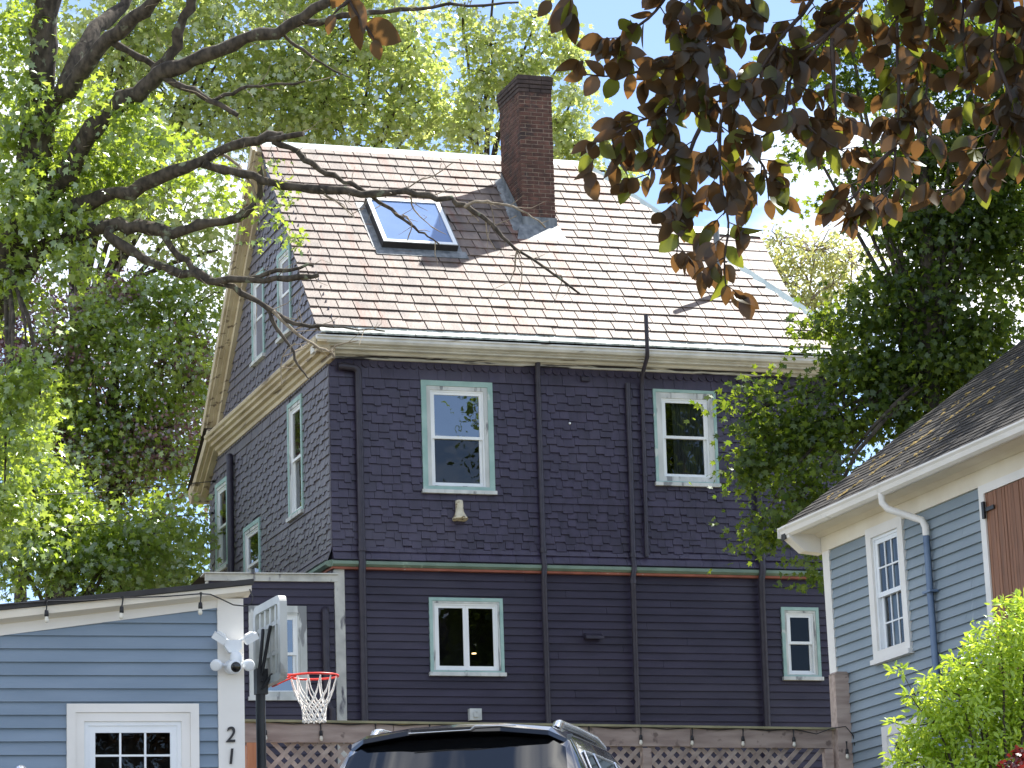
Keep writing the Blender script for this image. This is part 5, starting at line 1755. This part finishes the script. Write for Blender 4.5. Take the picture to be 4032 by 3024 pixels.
# ------------------------------------------------------------------ copper beech over the street, its tips hanging in from above
bb_base = tuple([(7.056,10.669,4.092)][0][:2]) + (.75,)
beech = thing('copper_beech', 'copper beech whose bronze leaves hang in from the top right', 'tree', bb_base, group='trees around the houses')
LIMB = [(7.047,10.605,4.842),(6.804,10.716,5.644),(6.489,11.049,6.056),(6.113,11.339,6.273),(5.686,11.569,6.361),(5.120,11.758,6.360),(4.557,11.955,6.319),(3.960,12.046,6.321),(3.393,12.140,6.265)]
limb(beech, bb_base, [bb_base, (bb_base[0], bb_base[1], 2.5), LIMB[0], (bb_base[0], bb_base[1], 8.0)], .26, .16, 'trunk', 'bark_beech', 12)
limb(beech, bb_base, LIMB, .075, .012, 'branch', 'bark_beech')
BT = [
    [(5.403,11.664,6.361),(5.328,11.754,6.082),(5.171,11.741,5.899),(5.095,11.795,5.773),(5.042,11.832,5.692),(4.979,11.868,5.626)],
    [(5.648,11.581,6.362),(5.537,11.685,6.076),(5.375,11.666,5.925),(5.292,11.719,5.818),(5.210,11.771,5.711),(5.204,11.701,5.560),(5.301,11.693,5.452),(5.411,11.673,5.381)],
    [(5.375,11.666,5.925),(5.308,11.702,5.870),(5.170,11.867,5.822),(5.050,11.923,5.752),(4.951,11.978,5.659)],
    [(5.686,11.569,6.361),(5.633,11.554,6.038),(5.642,11.604,5.813),(5.613,11.549,5.623),(5.609,11.603,5.400),(5.597,11.643,5.242),(5.545,11.681,5.158)],
    [(5.850,11.418,6.310),(5.747,11.417,6.000),(5.730,11.475,5.778),(5.720,11.529,5.557),(5.701,11.565,5.430)],
    [(5.944,11.390,6.297),(5.858,11.381,5.997),(5.873,11.429,5.767),(5.880,11.376,5.521)],
    [(6.143,11.235,6.217),(6.043,11.286,5.672),(5.970,11.366,5.434),(5.862,11.450,5.230),(5.772,11.494,5.170),(5.696,11.522,5.157)],
    [(5.377,11.675,5.887),(5.393,11.722,5.661),(5.409,11.743,5.546)],
    [(4.801,11.869,6.341),(4.743,11.935,6.139),(4.663,11.988,6.026),(4.562,12.037,5.961),(4.520,12.060,5.924)],
    [(4.838,11.855,6.349),(4.834,11.942,5.982),(4.793,11.991,5.828),(4.671,12.035,5.813),(4.540,12.085,5.788),(4.411,12.124,5.801)],
    [(4.951,11.818,6.346),(4.914,11.942,5.863),(4.817,12.025,5.649),(4.717,12.065,5.618),(4.623,12.103,5.591),(4.526,12.149,5.531),(4.450,12.191,5.461)],
    [(5.042,11.832,5.692),(4.947,11.885,5.599),(4.940,11.923,5.445),(4.954,11.958,5.276),(4.988,11.979,5.136),(4.977,12.018,4.983),(4.987,12.040,4.877)],
    [(4.951,11.978,5.659),(4.871,12.038,5.516),(4.835,12.090,5.343),(4.828,12.128,5.188),(4.819,12.165,5.043)],
    [(4.914,11.942,5.863),(4.807,12.013,5.712),(4.739,12.081,5.520),(4.689,12.133,5.367)],
    [(5.120,11.758,6.360),(5.038,11.857,6.053),(4.931,11.924,5.921),(4.855,12.058,5.917)],
    [(4.951,11.978,5.659),(5.060,11.976,5.510),(5.159,11.971,5.391),(5.184,11.994,5.254)],
    [(6.068,11.255,6.238),(5.960,11.256,5.921),(5.949,11.304,5.732),(6.010,11.319,5.579)],
    [(5.949,11.304,5.732),(6.006,11.246,5.435),(6.022,11.281,5.265)],
    [(5.210,11.771,5.711),(5.188,11.815,5.553),(5.098,11.863,5.479)],
    [(5.609,11.603,5.400),(5.511,11.658,5.302),(5.459,11.697,5.208),(5.405,11.724,5.172)],
    [(3.393,12.140,6.265),(3.380,12.180,6.113),(3.411,12.187,6.036),(3.480,12.187,5.938),(3.496,12.189,5.909)],
    [(3.391,12.185,6.074),(3.355,12.203,6.047),(3.329,12.219,6.019)],
    [(4.429,11.897,6.287),(4.322,11.964,6.156),(4.232,12.011,6.082)],
]
LEAFV = [shape_oval(wd, 5, dr, fo) for wd, dr, fo in ((.62, .12, .03), (.56, .3, .06), (.66, .2, .0), (.5, .45, .1))]
def leaf_mesh(i, m):
    v, f = LEAFV[i]
    me = bpy.data.meshes.new('leaf')
    me.from_pydata(v, [], f)
    me.polygons.foreach_set('use_smooth', [True] * len(f))
    me.materials.append(MATS[m])
    return me
LM = {(i, m): leaf_mesh(i, m) for i in range(4) for m in ('leaf_beech', 'leaf_beech_green')}
spots = []                                       # (matrix, variant, material)
def leaf_at(p, tipd, nd, size):
    tipd = Vector(tipd).normalized()
    nd = Vector(nd)
    nd = (nd - tipd * nd.dot(tipd))
    if nd.length < 1e-3:
        nd = tipd.orthogonal()
    nd.normalize()
    sx = tipd.cross(nd)
    M_ = Matrix((sx, tipd, nd)).transposed().to_4x4() @ Matrix.Diagonal((size, size, size, 1))
    M_.translation = Vector(p) - Vector(bb_base)
    m = 'leaf_beech_green' if random.random() < .24 else 'leaf_beech'
    spots.append((M_, random.randrange(4), m))
random.seed(5)
toview = Vector((-.3, -.92, -.2))
for ti, P in enumerate(BT):
    limb(beech, bb_base, P, .011, .003, 'twig', 'bark_beech', 5, wob=.004)
    Pv = [Vector(p) for p in P]
    L = sum((b - a).length for a, b in zip(Pv[:-1], Pv[1:]))
    step = .036
    s, side = (.18 if ti not in (20, 21, 22) else .1), 1
    short = ti in (20, 21, 22)
    BS = 1.5 if short else 1.0
    while s < L:
        d, i = s, 0
        while i < len(Pv) - 2 and d > (Pv[i + 1] - Pv[i]).length:
            d -= (Pv[i + 1] - Pv[i]).length
            i += 1
        ax = (Pv[i + 1] - Pv[i])
        p = Pv[i] + ax * min(1, d / max(ax.length, 1e-6))
        ax.normalize()
        lat = ax.cross(toview).normalized() * side
        side = -side
        if random.random() < (.62 if not short else .2) and s > .15:
            # side shoot with its own leaves
            ln = random.uniform(.06, .16)
            q = p + (lat * .8 + ax * .5 + Vector((0, 0, -.25)) + Vector((random.gauss(0, .3), random.gauss(0, .4), 0))).normalized() * ln
            MBt = MB().tube([p - Vector(bb_base), q - Vector(bb_base)], [.003, .0015], 4)
            MBt.build('twig', 'bark_beech', beech)
            for k in range(random.choice((3, 4, 4, 5))):
                f = .35 + .65 * k / 4
                sg = 1 if k % 2 else -1
                td = (q - p).normalized() * .6 + Vector((random.gauss(0, .5), random.gauss(0, .4), -.75)) + lat * .3 * sg
                leaf_at(p.lerp(q, min(f, 1)), td, toview * random.choice((1, -1)) + Vector((random.gauss(0, .55), random.gauss(0, .55), random.gauss(0, .45))), random.uniform(.09, .125) * BS)
        elif not short or random.random() < .75:
            td = lat * .8 + ax * .45 + Vector((random.gauss(0, .25), random.gauss(0, .3), -.55))
            leaf_at(p, td, toview * random.choice((1, -1)) + Vector((random.gauss(0, .6), random.gauss(0, .6), random.gauss(0, .5))), random.uniform(.095, .13) * BS)
        s += step * random.uniform(.8, 1.5) * (1.6 if short else 1)
    leaf_at(Pv[-1], (Pv[-1] - Pv[-2]) + Vector((0, 0, -.05)), toview + Vector((random.gauss(0, .4), 0, random.gauss(0, .4))), .09)
random.shuffle(spots)
for M_, i, m in spots[:300]:
    link('leaf', LM[(i, m)], beech, M_)
for m in ('leaf_beech', 'leaf_beech_green'):
    mb = MB()
    for M_, i, mm in spots[300:]:
        if mm == m:
            v, f = LEAFV[i]
            mb.add([M_ @ Vector(p) for p in v], f, True, tint=random.random())
    if mb.v:
        mb.build('foliage', m, beech)['kind'] = 'stuff'
# upper beech crown, unseen, added towards the sun to shade the leaves below
bc_ = [(p, (1.1, 1.0, .5)) for p in [(6.433,10.589,7.180),(5.935,11.067,7.234),(5.501,11.515,7.320),(5.104,11.868,7.301),(6.714,10.431,6.532),(6.277,10.959,6.744),(4.154,11.696,7.545),(4.457,11.631,7.852)]]
foliage('upper_shade_crown', 'leaf_beech', beech, bb_base, bc_, 420, 36, .24, .1, 'oval', rs=np.random.default_rng(51))

# ------------------------------------------------------------------ shrub and red maple at the lower right
sb = (11.5, 22.5, 2.2)
shrub = thing('shrub', 'sunlit yellow green shrub in front of the grey house', 'shrub', sb, group='shrubs by the grey house')
s1_ = blobs_at([(10.91,22.80,3.99),(11.02,22.69,4.27),(11.19,22.59,4.48),(11.41,22.68,4.72),(11.58,22.58,4.89),(11.86,22.65,5.10),(11.46,22.77,4.21),(11.79,22.81,4.51),(12.16,22.84,4.79),(11.14,22.75,3.84),(11.85,22.93,3.93),(12.26,22.95,4.16),(11.33,22.77,3.47),(12.05,22.98,3.41)],
    [(.2,.25,.2),(.22,.3,.22),(.26,.35,.24),(.24,.35,.22),(.24,.35,.2),(.22,.3,.18),(.36,.4,.32),(.36,.4,.36),(.4,.5,.4),(.3,.4,.3),(.4,.5,.4),(.45,.5,.5),(.5,.5,.5),(.6,.6,.6)])
cc, bc = foliage('leaves', 'leaf_shrub', shrub, sb, s1_, 1600, 15, .055, .072, 'lance', flat=.8, shell=.5, droop=-.25, up=.7, spread=.7, rs=np.random.default_rng(61))
twigs(shrub, sb, [(bc[i] * .6 + cc[i] * .4, cc[i]) for i in range(0, 1500, 8)], .005, 'bark')
SPG = [(p, (.02, .03, .02)) for p in [(10.70,22.60,4.68),(10.87,22.61,4.37),(10.66,22.70,4.27),(10.69,22.76,3.98),(11.58,22.50,5.22),(10.78,22.62,4.48),(10.97,22.63,4.60),(11.18,22.63,4.78)]]
cc, bc = foliage('shoots', 'leaf_shrub', shrub, sb, SPG, 26, 7, .035, .08, 'lance', droop=-.3, rs=np.random.default_rng(62))
for p in SPG:
    tgt = min(s1_, key=lambda q: (Vector(q[0]) - Vector(p[0])).length)[0]
    limb(shrub, sb, [tgt, Vector(tgt).lerp(Vector(p[0]), .6) + Vector((0, 0, -.03)), p[0]], .006, .003, 'branch', 'bark', 5, wob=.004)
for c, r_ in s1_:
    limb(shrub, sb, [(sb[0], sb[1], 2.2), Vector((sb[0], sb[1], 2.6)).lerp(Vector(c), .5), c], .025, .008, 'branch', 'bark', 5)
rb_ = tuple([(11.19,21.33,2.94)][0][:2]) + (2.15,)
redm = thing('red_maple', 'dark red Japanese style maple at the lower right corner', 'shrub', rb_, group='shrubs by the grey house')
r1_ = blobs_at([(11.08,21.16,3.82),(10.97,21.23,3.65),(11.27,21.22,3.76),(11.11,21.24,3.41)], [(.2,.25,.16),(.2,.25,.16),(.25,.25,.25),(.3,.3,.3)])
foliage('leaves', 'leaf_red', redm, rb_, r1_, 130, 26, .06, .05, 'maple', rs=np.random.default_rng(63))
for c, r_ in r1_:
    limb(redm, rb_, [rb_, Vector(rb_).lerp(Vector(c), .5) + Vector((.05, 0, .1)), c], .025, .008, 'branch', 'bark', 5)

# ------------------------------------------------------------------ utility wires at the left, running to the back corner of the house
WIRES = (([(4.17,43.17,9.59),(6.45,45.00,10.04),(8.99,47.78,10.72),(11.74,51.49,11.68)], 'thin black utility wire across the left trees, upper of two'),
         ([(4.19,43.28,9.10),(6.47,45.11,9.55),(9.01,47.88,10.23),(11.75,51.61,11.16)], 'thin black utility wire across the left trees, lower of two'))
for pts, lb in WIRES:
    b0 = pts[0]
    t = thing('utility_wire', lb, 'wire', b0, group='wires at the left')
    MB().tube([Vector(p) - Vector(b0) for p in pts], .008, 5).build('cable', 'black_metal', t)
    MB().tube([Vector(pts[-1]) - Vector(b0), Vector(pts[-1]) - Vector(b0) + Vector((.16, 0, 0))], .02, 8).build('anchor', 'black_metal', t)
